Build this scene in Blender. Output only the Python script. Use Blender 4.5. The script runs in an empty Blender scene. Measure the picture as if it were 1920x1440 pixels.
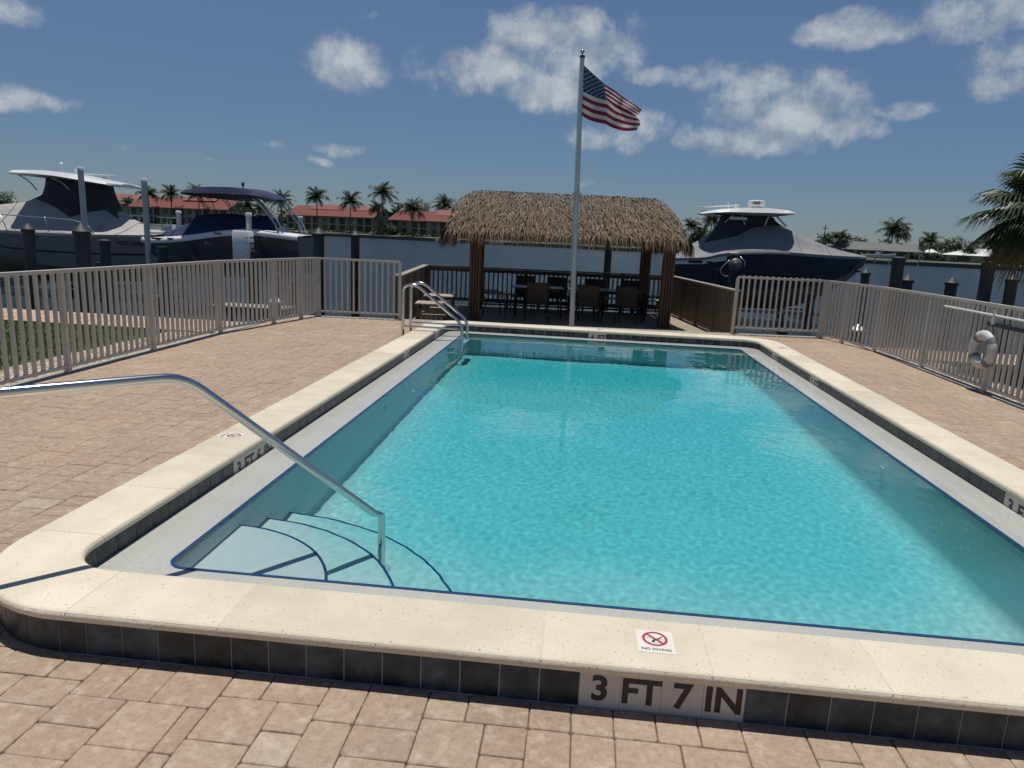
import bpy, math, random
from mathutils import Vector, Matrix, noise

S = bpy.context.scene
COL = S.collection
R = math.radians
PI = math.pi

# ------------------------------------------------------------------ camera
CAM = Vector((2.6293, -2.3543, 1.7308))
PIT, ROL, YAW, FPX = 0.2067, 0.0452, -0.0905, 1319.17
cF = Vector((math.sin(YAW) * math.cos(PIT), math.cos(YAW) * math.cos(PIT), -math.sin(PIT)))
cR0 = Vector((math.cos(YAW), -math.sin(YAW), 0))
cU0 = cR0.cross(cF)
cR = cR0 * math.cos(ROL) + cU0 * math.sin(ROL)
cU = cU0 * math.cos(ROL) - cR0 * math.sin(ROL)
cd = bpy.data.cameras.new('camera')
cam = bpy.data.objects.new('camera', cd)
COL.objects.link(cam)
S.camera = cam
cd.sensor_fit = 'HORIZONTAL'
cd.sensor_width = 36
cd.lens = FPX / 1920 * 36
cd.clip_start = 0.05
cd.clip_end = 4000
M = Matrix((cR, cU, -cF)).transposed().to_4x4()
M.translation = CAM
cam.matrix_world = M

# ------------------------------------------------------------------ world, sun, exposure
SUN_DIR = Vector((-0.04, 0.11, 1)).normalized()
SKY_STR = 0.05
w = bpy.data.worlds.new('World')
S.world = w
w.use_nodes = True
wn = w.node_tree
bg = wn.nodes['Background']


def wnode(t, **kw):
    n = wn.nodes.new(t)
    for k, v in kw.items():
        setattr(n, k, v)
    return n


def wmath(op, a, b=None, c=None):
    n = wnode('ShaderNodeMath', operation=op)
    for i, q in enumerate((a, b, c)):
        if q is None:
            continue
        if isinstance(q, (int, float)):
            n.inputs[i].default_value = q
        else:
            wn.links.new(q, n.inputs[i])
    return n.outputs[0]


sky = wnode('ShaderNodeTexSky', sky_type='NISHITA', sun_disc=False)
sky.sun_elevation = math.asin(SUN_DIR.z)
sky.sun_rotation = math.atan2(SUN_DIR.x, SUN_DIR.y)
sky.air_density = 1.0
sky.dust_density = 0.0
sky.ozone_density = 3.0
tc = wnode('ShaderNodeTexCoord')
sep = wnode('ShaderNodeSeparateXYZ')
wn.links.new(tc.outputs['Generated'], sep.inputs[0])
# domain warp so that cloud outlines billow
nz1 = wnode('ShaderNodeTexNoise')
nz1.inputs['Scale'].default_value = 18
nz1.inputs['Detail'].default_value = 9
nz1.inputs['Roughness'].default_value = 0.66
wn.links.new(tc.outputs['Generated'], nz1.inputs['Vector'])
nz2 = wnode('ShaderNodeTexNoise')
nz2.inputs['Scale'].default_value = 30
nz2.inputs['Detail'].default_value = 5
mp = wnode('ShaderNodeVectorMath', operation='ADD')
mp.inputs[1].default_value = (3.7, 1.1, 8.2)
wn.links.new(tc.outputs['Generated'], mp.inputs[0])
wn.links.new(mp.outputs[0], nz2.inputs['Vector'])
az = wmath('ARCTAN2', sep.outputs[0], sep.outputs[1])
el = wmath('ARCSINE', sep.outputs[2])
cmb = wnode('ShaderNodeCombineXYZ')
wn.links.new(az, cmb.inputs[0])
wn.links.new(el, cmb.inputs[1])
warp = wnode('ShaderNodeVectorMath', operation='MULTIPLY_ADD')
wn.links.new(nz2.outputs['Color'], warp.inputs[0])
warp.inputs[1].default_value = (0.035, 0.022, 0)
wn.links.new(cmb.outputs[0], warp.inputs[2])
off = wnode('ShaderNodeVectorMath', operation='SUBTRACT')
wn.links.new(warp.outputs[0], off.inputs[0])
off.inputs[1].default_value = (0.0175, 0.011, 0)
BL = [(-0.325, 0.208, 0.05, 0.03, 1), (-0.291, 0.196, 0.024, 0.016, 0.9), (-0.348, 0.215, 0.021, 0.017, 0.8),
      (-0.076, 0.258, 0.064, 0.028, 0.9), (-0.028, 0.266, 0.05, 0.024, 0.9), (-0.138, 0.215, 0.062, 0.029, 1),
      (-0.04, 0.229, 0.065, 0.038, 0.8), (-0.058, 0.189, 0.064, 0.024, 1), (0.012, 0.239, 0.043, 0.034, 0.7),
      (0.034, 0.268, 0.022, 0.015, 0.35), (0.07, 0.211, 0.034, 0.01, 0.6), (0.058, 0.142, 0.044, 0.025, 0.9),
      (0.006, 0.136, 0.034, 0.017, 0.8), (-0.229, 0.207, 0.027, 0.018, 0.35), (0.244, 0.164, 0.082, 0.037, 1),
      (0.158, 0.212, 0.049, 0.017, 0.8), (0.209, 0.196, 0.062, 0.028, 0.9), (0.282, 0.188, 0.052, 0.03, 0.9),
      (0.142, 0.137, 0.038, 0.015, 0.8), (0.302, 0.148, 0.053, 0.017, 0.8), (0.365, 0.165, 0.04, 0.008, 0.5),
      (0.215, 0.137, 0.077, 0.02, 0.9), (0.312, 0.252, 0.063, 0.016, 1), (0.31, 0.263, 0.033, 0.014, 1),
      (0.28, 0.248, 0.039, 0.008, 0.8), (0.446, 0.261, 0.062, 0.028, 1), (0.475, 0.219, 0.037, 0.03, 0.9),
      (0.473, 0.188, 0.032, 0.019, 0.9), (0.42, 0.266, 0.03, 0.015, 0.6), (-0.69, 0.215, 0.036, 0.014, 0.7),
      (-0.676, 0.124, 0.053, 0.011, 0.7), (-0.705, 0.126, 0.029, 0.008, 0.6), (-0.416, 0.099, 0.012, 0.005, 0.6),
      (-0.338, 0.102, 0.031, 0.007, 0.6), (-0.359, 0.085, 0.017, 0.006, 0.6), (-0.561, 0.088, 0.025, 0.006, 0.35),
      (-0.659, 0.083, 0.021, 0.005, 0.3), (0.013, 0.078, 0.032, 0.005, 0.4), (-0.295, 0.261, 0.014, 0.005, 0.3),
      (0.307, 0.131, 0.009, 0.007, 0.4), (-0.502, 0.081, 0.012, 0.003, 0.35)]
rs = random.Random(5)
for k in range(26):   # the sky goes on with clouds of the same kind all round
    a = rs.uniform(0.85, 2 * PI - 0.95)
    a = a - 2 * PI if a > PI else a
    e = rs.choice((0.14, 0.2, 0.28, 0.4, 0.55)) + rs.uniform(-.04, .04)
    ww = rs.uniform(.06, .13)
    BL.append((a, e, ww / math.cos(e), ww * rs.uniform(.3, .5), rs.uniform(.7, 1)))
    BL.append((a + rs.uniform(-.06, .06), e + rs.uniform(.01, .03), ww * .6, ww * .3, rs.uniform(.7, 1)))
for a, e in ((0.1, 0.5), (-0.5, 0.62), (0.6, 0.7), (-0.2, 0.95)):
    BL.append((a, e, .16, .06, .9))
    BL.append((a + .1, e + .03, .1, .05, .9))
field = None
for (a, e, sx, sy, st) in BL:
    m1 = wnode('ShaderNodeVectorMath', operation='MULTIPLY_ADD')
    wn.links.new(off.outputs[0], m1.inputs[0])
    kx, ky = 0.8 / sx, 0.8 / sy
    m1.inputs[1].default_value = (kx, ky, 0)
    m1.inputs[2].default_value = (-a * kx, -e * ky, 0)
    d = wnode('ShaderNodeVectorMath', operation='DOT_PRODUCT')
    wn.links.new(m1.outputs[0], d.inputs[0])
    wn.links.new(m1.outputs[0], d.inputs[1])
    f = wmath('MULTIPLY_ADD', d.outputs['Value'], -st, st)
    field = f if field is None else wmath('MAXIMUM', field, f)
field = wmath('MAXIMUM', field, -1.0)
dens = wmath('ADD', field, wmath('MULTIPLY_ADD', nz1.outputs['Fac'], 3.0, -1.62))
mr = wnode('ShaderNodeMapRange', interpolation_type='SMOOTHSTEP')
wn.links.new(dens, mr.inputs[0])
mr.inputs[1].default_value = -0.12
mr.inputs[2].default_value = 1.15
mr.inputs[3].default_value = 0
mr.inputs[4].default_value = 0.88
# cloud light and shade come from cloud thickness
cr = wnode('ShaderNodeValToRGB')
cr.color_ramp.elements[0].position = 0.30
cr.color_ramp.elements[0].color = (0.31, 0.355, 0.41, 1)
cr.color_ramp.elements[1].position = 0.72
cr.color_ramp.elements[1].color = (0.53, 0.56, 0.59, 1)
nz3 = wnode('ShaderNodeTexNoise')
nz3.inputs['Scale'].default_value = 22
nz3.inputs['Detail'].default_value = 7
nz3.inputs['Roughness'].default_value = .55
mp3 = wnode('ShaderNodeVectorMath', operation='ADD')
mp3.inputs[1].default_value = (0, 0, -0.012)
wn.links.new(tc.outputs['Generated'], mp3.inputs[0])
wn.links.new(mp3.outputs[0], nz3.inputs['Vector'])
nz4 = wnode('ShaderNodeTexNoise')
for k_, v_ in (('Scale', 22), ('Detail', 7), ('Roughness', .55)):
    nz4.inputs[k_].default_value = v_
mp4 = wnode('ShaderNodeVectorMath', operation='ADD')
mp4.inputs[1].default_value = (0, 0, 0.010)
wn.links.new(tc.outputs['Generated'], mp4.inputs[0])
wn.links.new(mp4.outputs[0], nz4.inputs['Vector'])
# thinner above than here: a sunlit top; thicker above: a grey base
lit = wmath('SUBTRACT', nz3.outputs['Fac'], nz4.outputs['Fac'])
wn.links.new(wmath('MULTIPLY_ADD', lit, 1.5, 0.55), cr.inputs[0])
cg = wnode('ShaderNodeVectorMath', operation='SCALE')
wn.links.new(cr.outputs[0], cg.inputs[0])
cg.inputs['Scale'].default_value = 1 / SKY_STR
sg = wnode('ShaderNodeVectorMath', operation='MULTIPLY')
wn.links.new(sky.outputs[0], sg.inputs[0])
elr = wnode('ShaderNodeValToRGB')
for q, (p_, c_) in zip((0, 1), ((0.02, (.58, .70, .92)), (.27, (1.04, 1.10, 1.20)))):
    elr.color_ramp.elements[q].position = p_
    elr.color_ramp.elements[q].color = (*c_, 1)
wn.links.new(el, elr.inputs[0])
wn.links.new(elr.outputs[0], sg.inputs[1])
mx = wnode('ShaderNodeMix', data_type='RGBA')
wn.links.new(mr.outputs[0], mx.inputs['Factor'])
wn.links.new(sg.outputs[0], mx.inputs['A'])
wn.links.new(cg.outputs[0], mx.inputs['B'])
wn.links.new(mx.outputs['Result'], bg.inputs[0])
bg.inputs[1].default_value = SKY_STR
w.cycles.sampling_method = 'MANUAL'
w.cycles.sample_map_resolution = 512

sl = bpy.data.lights.new('sun', 'SUN')
sl.energy = 4.0
sl.angle = R(0.5)
sl.color = (1.0, 0.955, 0.89)
sl.cycles.is_caustics_light = True
so = bpy.data.objects.new('sun', sl)
COL.objects.link(so)
so.rotation_euler = SUN_DIR.to_track_quat('Z', 'Y').to_euler()

S.view_settings.view_transform = 'Standard'
S.view_settings.look = 'None'
S.view_settings.exposure = 0.0
S.view_settings.gamma = 1.0
S.view_settings.use_curve_mapping = False
cy = S.cycles
cy.use_denoising = True
cy.max_bounces = 9
cy.diffuse_bounces = 4
cy.glossy_bounces = 4
cy.transmission_bounces = 6
cy.transparent_max_bounces = 8
cy.caustics_refractive = True
cy.caustics_reflective = False
cy.sample_clamp_indirect = 6


# ------------------------------------------------------------------ materials
def ramp(nt, fac, stops):
    r = nt.nodes.new('ShaderNodeValToRGB')
    els = r.color_ramp.elements
    while len(els) < len(stops):
        els.new(0.5)
    for e, (p, c) in zip(els, stops):
        e.position = p
        e.color = (*c, 1)
    nt.links.new(fac, r.inputs[0])
    return r.outputs[0]


def mat(name, base, rough=.5, c2=None, scale=8, detail=5, lo=.35, hi=.65, bump=0, bscale=None, metallic=0,
        tone=0, spec=.5, trans=0, speck=None, coat=0, stretch=None):
    """base colour, optional noise mix to c2, optional bump, optional per-face 'tone' attribute gain, optional specks"""
    m = bpy.data.materials.new(name)
    m.use_nodes = True
    nt = m.node_tree
    b = nt.nodes['Principled BSDF']
    b.inputs['Roughness'].default_value = rough
    b.inputs['Metallic'].default_value = metallic
    b.inputs['Specular IOR Level'].default_value = spec
    b.inputs['Coat Weight'].default_value = coat
    b.inputs['Base Color'].default_value = (*base, 1)
    t = nt.nodes.new('ShaderNodeTexCoord')
    vec = t.outputs['Object']
    if stretch:
        mp_ = nt.nodes.new('ShaderNodeMapping')
        mp_.inputs['Scale'].default_value = stretch
        nt.links.new(vec, mp_.inputs[0])
        vec = mp_.outputs[0]
    col = None
    if c2:
        n = nt.nodes.new('ShaderNodeTexNoise')
        n.inputs['Scale'].default_value = scale
        n.inputs['Detail'].default_value = detail
        n.inputs['Roughness'].default_value = .6
        nt.links.new(vec, n.inputs['Vector'])
        col = ramp(nt, n.outputs['Fac'], [(lo, base), (hi, c2)])
    if speck:
        sc, colr, thr = speck
        v = nt.nodes.new('ShaderNodeTexNoise')
        v.inputs['Scale'].default_value = sc
        v.inputs['Detail'].default_value = 2
        nt.links.new(vec, v.inputs['Vector'])
        mk = nt.nodes.new('ShaderNodeMapRange')
        mk.inputs[1].default_value = thr
        mk.inputs[2].default_value = thr + .04
        nt.links.new(v.outputs['Fac'], mk.inputs[0])
        mm = nt.nodes.new('ShaderNodeMix')
        mm.data_type = 'RGBA'
        nt.links.new(mk.outputs[0], mm.inputs['Factor'])
        if col is None:
            mm.inputs['A'].default_value = (*base, 1)
        else:
            nt.links.new(col, mm.inputs['A'])
        mm.inputs['B'].default_value = (*colr, 1)
        col = mm.outputs['Result']
    if tone:
        a = nt.nodes.new('ShaderNodeAttribute')
        a.attribute_name = 'tone'
        g = nt.nodes.new('ShaderNodeMath')
        g.operation = 'MULTIPLY_ADD'
        nt.links.new(a.outputs['Fac'], g.inputs[0])
        g.inputs[1].default_value = tone * 2
        g.inputs[2].default_value = 1 - tone
        vm = nt.nodes.new('ShaderNodeVectorMath')
        vm.operation = 'SCALE'
        if col is None:
            vm.inputs[0].default_value = base
        else:
            nt.links.new(col, vm.inputs[0])
        nt.links.new(g.outputs[0], vm.inputs['Scale'])
        col = vm.outputs[0]
    if col is not None:
        nt.links.new(col, b.inputs['Base Color'])
    if bump:
        bn = nt.nodes.new('ShaderNodeTexNoise')
        bn.inputs['Scale'].default_value = bscale or scale * 4
        bn.inputs['Detail'].default_value = 5
        nt.links.new(vec, bn.inputs['Vector'])
        bp = nt.nodes.new('ShaderNodeBump')
        bp.inputs['Strength'].default_value = 1
        bp.inputs['Distance'].default_value = bump
        nt.links.new(bn.outputs['Fac'], bp.inputs['Height'])
        nt.links.new(bp.outputs[0], b.inputs['Normal'])
    if trans:
        # thin cloth or leaf: some light comes through
        out = nt.nodes['Material Output']
        tb = nt.nodes.new('ShaderNodeBsdfTranslucent')
        if col is not None:
            nt.links.new(col, tb.inputs[0])
        else:
            tb.inputs[0].default_value = (*base, 1)
        ms = nt.nodes.new('ShaderNodeMixShader')
        ms.inputs[0].default_value = trans
        nt.links.new(b.outputs[0], ms.inputs[1])
        nt.links.new(tb.outputs[0], ms.inputs[2])
        nt.links.new(ms.outputs[0], out.inputs[0])
    return m


M_ = {}
M_['coping'] = mat('travertine', (.57, .50, .375), .62, (.67, .61, .48), 3.5, lo=.28, hi=.68, bump=.003, bscale=45,
                   tone=.10, speck=(70, (.38, .32, .23), .655))
M_['grout'] = mat('grout', (.60, .55, .44), .9, (.54, .49, .39), 20)
M_['tilegrout'] = mat('tile_grout', (.58, .58, .57), .8)
M_['tile'] = mat('slate_tile', (.013, .021, .028), .40, (.070, .092, .112), 11, lo=.40, hi=.78, bump=.004, bscale=24, tone=.30, spec=.4)
M_['marker'] = mat('marker_tile', (.55, .52, .47), .35, (.50, .47, .43), 6)
M_['black'] = mat('black_print', (.012, .012, .013), .45)
M_['signwhite'] = mat('sign_white', (.72, .68, .61), .4)
M_['signred'] = mat('sign_red', (.38, .045, .06), .45)
M_['plaster'] = mat('quartz_plaster', (.66, .735, .725), .7, (.60, .69, .68), 1.3, lo=.3, hi=.7,
                    speck=(160, (.45, .53, .53), .64))
M_['ledge'] = mat('aggregate_ledge', (.455, .455, .405), .75, (.40, .40, .365), 2.2, lo=.3, hi=.7, bump=.0015, bscale=120,
                  speck=(120, (.30, .31, .30), .62), coat=.7)
M_['trim'] = mat('blue_trim_tile', (.010, .045, .125), .25, (.016, .065, .165), 15)
M_['steel'] = mat('polished_steel', (.62, .62, .61), .16, metallic=1)
M_['plastic'] = mat('white_plastic', (.66, .66, .64), .4)
M_['fence'] = mat('beige_fence_paint', (.56, .535, .475), .5, (.50, .48, .43), 7, tone=.05)
M_['thatch'] = mat('thatch', (.135, .094, .056), .8, (.195, .143, .092), 3, tone=.66, trans=.10)
M_['thatchgrey'] = mat('weathered_thatch', (.155, .128, .098), .85, (.215, .182, .145), 3, tone=.62, trans=.10)
M_['thatchdark'] = mat('thatch_underside', (.07, .05, .033), .9)
M_['post'] = mat('red_brown_post', (.115, .062, .042), .7, (.15, .085, .058), 14, stretch=(1, 1, .1), bump=.003, bscale=30)
M_['postgap'] = mat('post_gap', (.035, .022, .016), .85)
M_['deckwood'] = mat('weathered_wood', (.115, .090, .070), .8, (.16, .125, .095), 6, stretch=(1, 1, .2), bump=.002)
M_['capwood'] = mat('sunbleached_wood', (.27, .235, .195), .8, (.33, .29, .24), 10, bump=.002)
M_['wallwood'] = mat('brown_panel_wood', (.105, .078, .052), .75, (.14, .105, .072), 7, stretch=(1, 1, .15), bump=.002)
M_['bench'] = mat('bench_top_boards', (.36, .30, .24), .7, (.42, .35, .28), 9)
M_['deckconc'] = mat('tan_concrete', (.34, .275, .20), .85, (.29, .235, .17), 3, bump=.002, bscale=60)
M_['concrete'] = mat('seawall_concrete', (.33, .32, .29), .85, (.25, .24, .22), 3, bump=.003, bscale=25)
M_['chair'] = mat('dark_chair_metal', (.018, .018, .022), .5)
M_['sling'] = mat('brown_sling_cloth', (.068, .056, .043), .8, (.055, .046, .036), 60, trans=.1)
M_['slingdark'] = mat('navy_sling_cloth', (.022, .024, .036), .8)
M_['table'] = mat('dark_table', (.02, .022, .03), .35)
M_['pile'] = mat('dark_piling_wood', (.026, .036, .038), .75, (.05, .058, .055), 9, stretch=(1, 1, .15), bump=.006, bscale=20)
M_['pilecap'] = mat('piling_cap', (.03, .035, .037), .6)
M_['wpole'] = mat('white_guide_pole', (.50, .50, .48), .5)
M_['alu'] = mat('brushed_aluminium', (.45, .46, .47), .38, metallic=.85)
M_['dock'] = mat('grey_dock_boards', (.30, .27, .23), .85, (.37, .33, .28), 6)
M_['gel'] = mat('offwhite_gelcoat', (.20, .193, .18), .25, (.185, .18, .168), 2, coat=.3)
M_['white'] = mat('white_gelcoat', (.78, .78, .76), .25, coat=.3)
M_['hullgrey'] = mat('charcoal_hull', (.045, .05, .058), .25, coat=.4)
M_['navyhull'] = mat('navy_hull', (.012, .016, .034), .2, coat=.5)
M_['antifoul'] = mat('tan_bottom_paint', (.20, .165, .115), .7, (.15, .125, .09), 4)
M_['covergrey'] = mat('light_grey_cover', (.40, .385, .36), .85, (.35, .335, .315), 2, bump=.02, bscale=3)
M_['coverslate'] = mat('slate_grey_cover', (.25, .25, .26), .85, (.21, .212, .222), 2, bump=.02, bscale=3)
M_['covernavy'] = mat('navy_cover', (.012, .018, .065), .8, (.016, .022, .08), 3, bump=.02, bscale=3)
M_['canvas'] = mat('charcoal_canvas', (.028, .034, .045), .9, (.036, .042, .053), 3, bump=.02, bscale=3)
M_['gear'] = mat('galvanised_gear', (.13, .135, .125), .5, metallic=.5)
M_['ring'] = mat('life_ring_white', (.62, .61, .59), .5, (.55, .54, .52), 8)
M_['ringband'] = mat('life_ring_band', (.17, .16, .18), .6)
M_['rope'] = mat('dark_rope', (.05, .055, .07), .8)
M_['flagred'] = mat('flag_red', (.23, .018, .042), .75, trans=.4)
M_['flagwhite'] = mat('flag_white', (.62, .60, .60), .75, trans=.4)
M_['flagblue'] = mat('flag_blue', (.025, .04, .13), .75, trans=.35)
M_['pole'] = mat('flagpole_aluminium', (.50, .51, .53), .35, (.44, .45, .47), 5, metallic=.5)
M_['gold'] = mat('finial_metal', (.45, .44, .42), .2, metallic=1)
M_['lawnsoil'] = mat('lawn_soil', (.06, .085, .03), .95, (.08, .105, .04), 4)
M_['grass'] = mat('grass_blade', (.095, .140, .045), .7, tone=.35, trans=.3)
M_['pebble'] = mat('river_pebble', (.33, .26, .18), .7, (.42, .36, .28), 20, tone=.45)
M_['soil'] = mat('ground_earth', (.22, .19, .14), .95, (.17, .15, .11), 2)
M_['jointsand'] = mat('joint_sand', (.105, .08, .06), .95)
M_['walk'] = mat('walkway_pavers', (.42, .30, .215), .85, (.50, .375, .28), 5, tone=.12)
M_['roofred'] = mat('red_tile_roof', (.205, .060, .045), .7, (.25, .074, .056), 1.2, tone=.12)
M_['stucco'] = mat('beige_stucco', (.30, .275, .22), .9, (.27, .245, .195), .6)
M_['stuccoyellow'] = mat('yellow_stucco', (.34, .29, .175), .9)
M_['glassdark'] = mat('dark_window_glass', (.016, .02, .026), .15)
M_['winframe'] = mat('window_frame', (.24, .22, .19), .6)
M_['screen'] = mat('porch_screen', (.028, .032, .036), .7)
M_['rooftan'] = mat('grey_shingle_roof', (.13, .135, .135), .9, (.16, .165, .16), 1.5)
M_['roofwhite'] = mat('white_tile_roof', (.70, .70, .68), .6)
M_['palmleaf'] = mat('palm_leaf', (.040, .062, .028), .5, tone=.45, trans=.25)
M_['fanleaf'] = mat('fan_palm_leaf', (.050, .075, .032), .4, tone=.5, trans=.22)
M_['deadleaf'] = mat('dry_palm_leaf', (.15, .105, .05), .75, tone=.5, trans=.15)
M_['trunk'] = mat('palm_trunk', (.17, .155, .135), .85, (.12, .105, .09), 4)
M_['bark'] = mat('tree_bark', (.10, .08, .06), .9)
M_['leaf'] = mat('tree_leaf', (.035, .058, .024), .6, tone=.5, trans=.25)
M_['farlawn'] = mat('far_lawn', (.075, .105, .035), .95, (.10, .12, .045), .15)
M_['farwall'] = mat('far_seawall', (.09, .09, .085), .9)

# pavers: each paver carries its own tone and tint
pm = bpy.data.materials.new('tumbled_paver')
pm.use_nodes = True
nt = pm.node_tree
pb = nt.nodes['Principled BSDF']
pb.inputs['Roughness'].default_value = .85
pb.inputs['Specular IOR Level'].default_value = .25
t = nt.nodes.new('ShaderNodeTexCoord')
at1 = nt.nodes.new('ShaderNodeAttribute')
at1.attribute_name = 'tone'
rc = ramp(nt, at1.outputs['Fac'], [(0, (.325, .252, .192)), (.25, (.352, .268, .205)), (.5, (.366, .287, .216)),
                                   (.75, (.385, .305, .228)), (1, (.41, .345, .27))])
n1 = nt.nodes.new('ShaderNodeTexNoise')
n1.inputs['Scale'].default_value = 13
n1.inputs['Detail'].default_value = 8
n1.inputs['Roughness'].default_value = .7
nt.links.new(t.outputs['Object'], n1.inputs['Vector'])
n2 = nt.nodes.new('ShaderNodeTexNoise')
n2.inputs['Scale'].default_value = 1.1
n2.inputs['Detail'].default_value = 3
nt.links.new(t.outputs['Object'], n2.inputs['Vector'])
n3 = nt.nodes.new('ShaderNodeTexNoise')
n3.inputs['Scale'].default_value = .45
n3.inputs['Detail'].default_value = 6
n3.inputs['Roughness'].default_value = .65
nt.links.new(t.outputs['Object'], n3.inputs['Vector'])
rb0 = ramp(nt, n2.outputs['Fac'], [(.3, (.95, .95, .935)), (.7, (1.03, .945, .90))])
rb1 = ramp(nt, n3.outputs['Fac'], [(.33, (.86, .85, .84)), (.5, (1, 1, 1)), (.66, (1.06, 1.06, 1.05))])
vb = nt.nodes.new('ShaderNodeVectorMath')
vb.operation = 'MULTIPLY'
nt.links.new(rb0, vb.inputs[0])
nt.links.new(rb1, vb.inputs[1])
rb = vb.outputs[0]
v1 = nt.nodes.new('ShaderNodeVectorMath')
v1.operation = 'MULTIPLY'
nt.links.new(rc, v1.inputs[0])
nt.links.new(rb, v1.inputs[1])
mk = nt.nodes.new('ShaderNodeMapRange')
mk.inputs[1].default_value = .50
mk.inputs[2].default_value = .66
mk.inputs[4].default_value = .62
nt.links.new(n1.outputs['Fac'], mk.inputs[0])
mm = nt.nodes.new('ShaderNodeMix')
mm.data_type = 'RGBA'
nt.links.new(mk.outputs[0], mm.inputs['Factor'])
nt.links.new(v1.outputs[0], mm.inputs['A'])
mm.inputs['B'].default_value = (.52, .43, .34, 1)
nd = nt.nodes.new('ShaderNodeTexNoise')
nd.inputs['Scale'].default_value = 30
nd.inputs['Detail'].default_value = 6
nd.inputs['Roughness'].default_value = .75
nt.links.new(t.outputs['Object'], nd.inputs['Vector'])
rd_ = ramp(nt, nd.outputs['Fac'], [(.30, (.74, .71, .69)), (.52, (1, 1, 1)), (.72, (1.12, 1.11, 1.10))])
vd = nt.nodes.new('ShaderNodeVectorMath')
vd.operation = 'MULTIPLY'
nt.links.new(mm.outputs['Result'], vd.inputs[0])
nt.links.new(rd_, vd.inputs[1])
nt.links.new(vd.outputs[0], pb.inputs['Base Color'])
bn = nt.nodes.new('ShaderNodeTexNoise')
bn.inputs['Scale'].default_value = 42
bn.inputs['Detail'].default_value = 6
nt.links.new(t.outputs['Object'], bn.inputs['Vector'])
bp = nt.nodes.new('ShaderNodeBump')
bp.inputs['Distance'].default_value = .004
nt.links.new(bn.outputs['Fac'], bp.inputs['Height'])
nt.links.new(bp.outputs[0], pb.inputs['Normal'])
M_['paver'] = pm

# pool water: clear refracting surface, tinted by the depth of water below it
pw = bpy.data.materials.new('pool_water_surface')
pw.use_nodes = True
nt = pw.node_tree
nt.nodes.clear()
o_ = nt.nodes.new('ShaderNodeOutputMaterial')
rf = nt.nodes.new('ShaderNodeBsdfRefraction')
rf.inputs['IOR'].default_value = 1.333
rf.inputs['Roughness'].default_value = 0
gl = nt.nodes.new('ShaderNodeBsdfGlossy')
gl.inputs['Roughness'].default_value = 0
gl.inputs['Color'].default_value = (1, 1, 1, 1)
fr = nt.nodes.new('ShaderNodeFresnel')
fr.inputs['IOR'].default_value = 1.333
ta = nt.nodes.new('ShaderNodeAttribute')
ta.attribute_name = 'tint'
ms = nt.nodes.new('ShaderNodeMixShader')
nt.links.new(ta.outputs['Color'], rf.inputs['Color'])
nt.links.new(fr.outputs[0], ms.inputs[0])
nt.links.new(rf.outputs[0], ms.inputs[1])
nt.links.new(gl.outputs[0], ms.inputs[2])
nt.links.new(ms.outputs[0], o_.inputs[0])
M_['poolwater'] = pw

# canal water: ruffled, so only part of the light is mirrored
cw = bpy.data.materials.new('canal_water_surface')
cw.use_nodes = True
nt = cw.node_tree
nt.nodes.clear()
o_ = nt.nodes.new('ShaderNodeOutputMaterial')
df = nt.nodes.new('ShaderNodeBsdfDiffuse')
df.inputs['Color'].default_value = (.020, .034, .046, 1)
gl = nt.nodes.new('ShaderNodeBsdfGlossy')
gl.inputs['Roughness'].default_value = .16
gl.inputs['Color'].default_value = (.80, .82, .84, 1)
fr = nt.nodes.new('ShaderNodeFresnel')
fr.inputs['IOR'].default_value = 1.333
ms = nt.nodes.new('ShaderNodeMixShader')
t = nt.nodes.new('ShaderNodeTexCoord')
mp_ = nt.nodes.new('ShaderNodeMapping')
mp_.inputs['Scale'].default_value = (.6, 1.5, 1)
mp_.inputs['Rotation'].default_value = (0, 0, R(-12))
nt.links.new(t.outputs['Object'], mp_.inputs[0])
na = nt.nodes.new('ShaderNodeTexNoise')
na.inputs['Scale'].default_value = 1.6
na.inputs['Detail'].default_value = 5
na.inputs['Roughness'].default_value = .6
nb = nt.nodes.new('ShaderNodeTexNoise')
nb.inputs['Scale'].default_value = .12
nb.inputs['Detail'].default_value = 4
for q in (na, nb):
    nt.links.new(mp_.outputs[0], q.inputs['Vector'])
sm = nt.nodes.new('ShaderNodeMath')
sm.operation = 'MULTIPLY_ADD'
nt.links.new(nb.outputs['Fac'], sm.inputs[0])
sm.inputs[1].default_value = 2.5
nt.links.new(na.outputs['Fac'], sm.inputs[2])
bp = nt.nodes.new('ShaderNodeBump')
bp.inputs['Distance'].default_value = .24
bp.inputs['Strength'].default_value = 1
nt.links.new(sm.outputs[0], bp.inputs['Height'])
nt.links.new(bp.outputs[0], gl.inputs['Normal'])
nt.links.new(bp.outputs[0], fr.inputs['Normal'])
fm = nt.nodes.new('ShaderNodeMath')
fm.operation = 'MULTIPLY'
fm.inputs[1].default_value = .62
nt.links.new(fr.outputs[0], fm.inputs[0])
nt.links.new(fm.outputs[0], ms.inputs[0])
nt.links.new(df.outputs[0], ms.inputs[1])
nt.links.new(gl.outputs[0], ms.inputs[2])
nt.links.new(ms.outputs[0], o_.inputs[0])
M_['canal'] = cw

RECEIVERS = []


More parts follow.
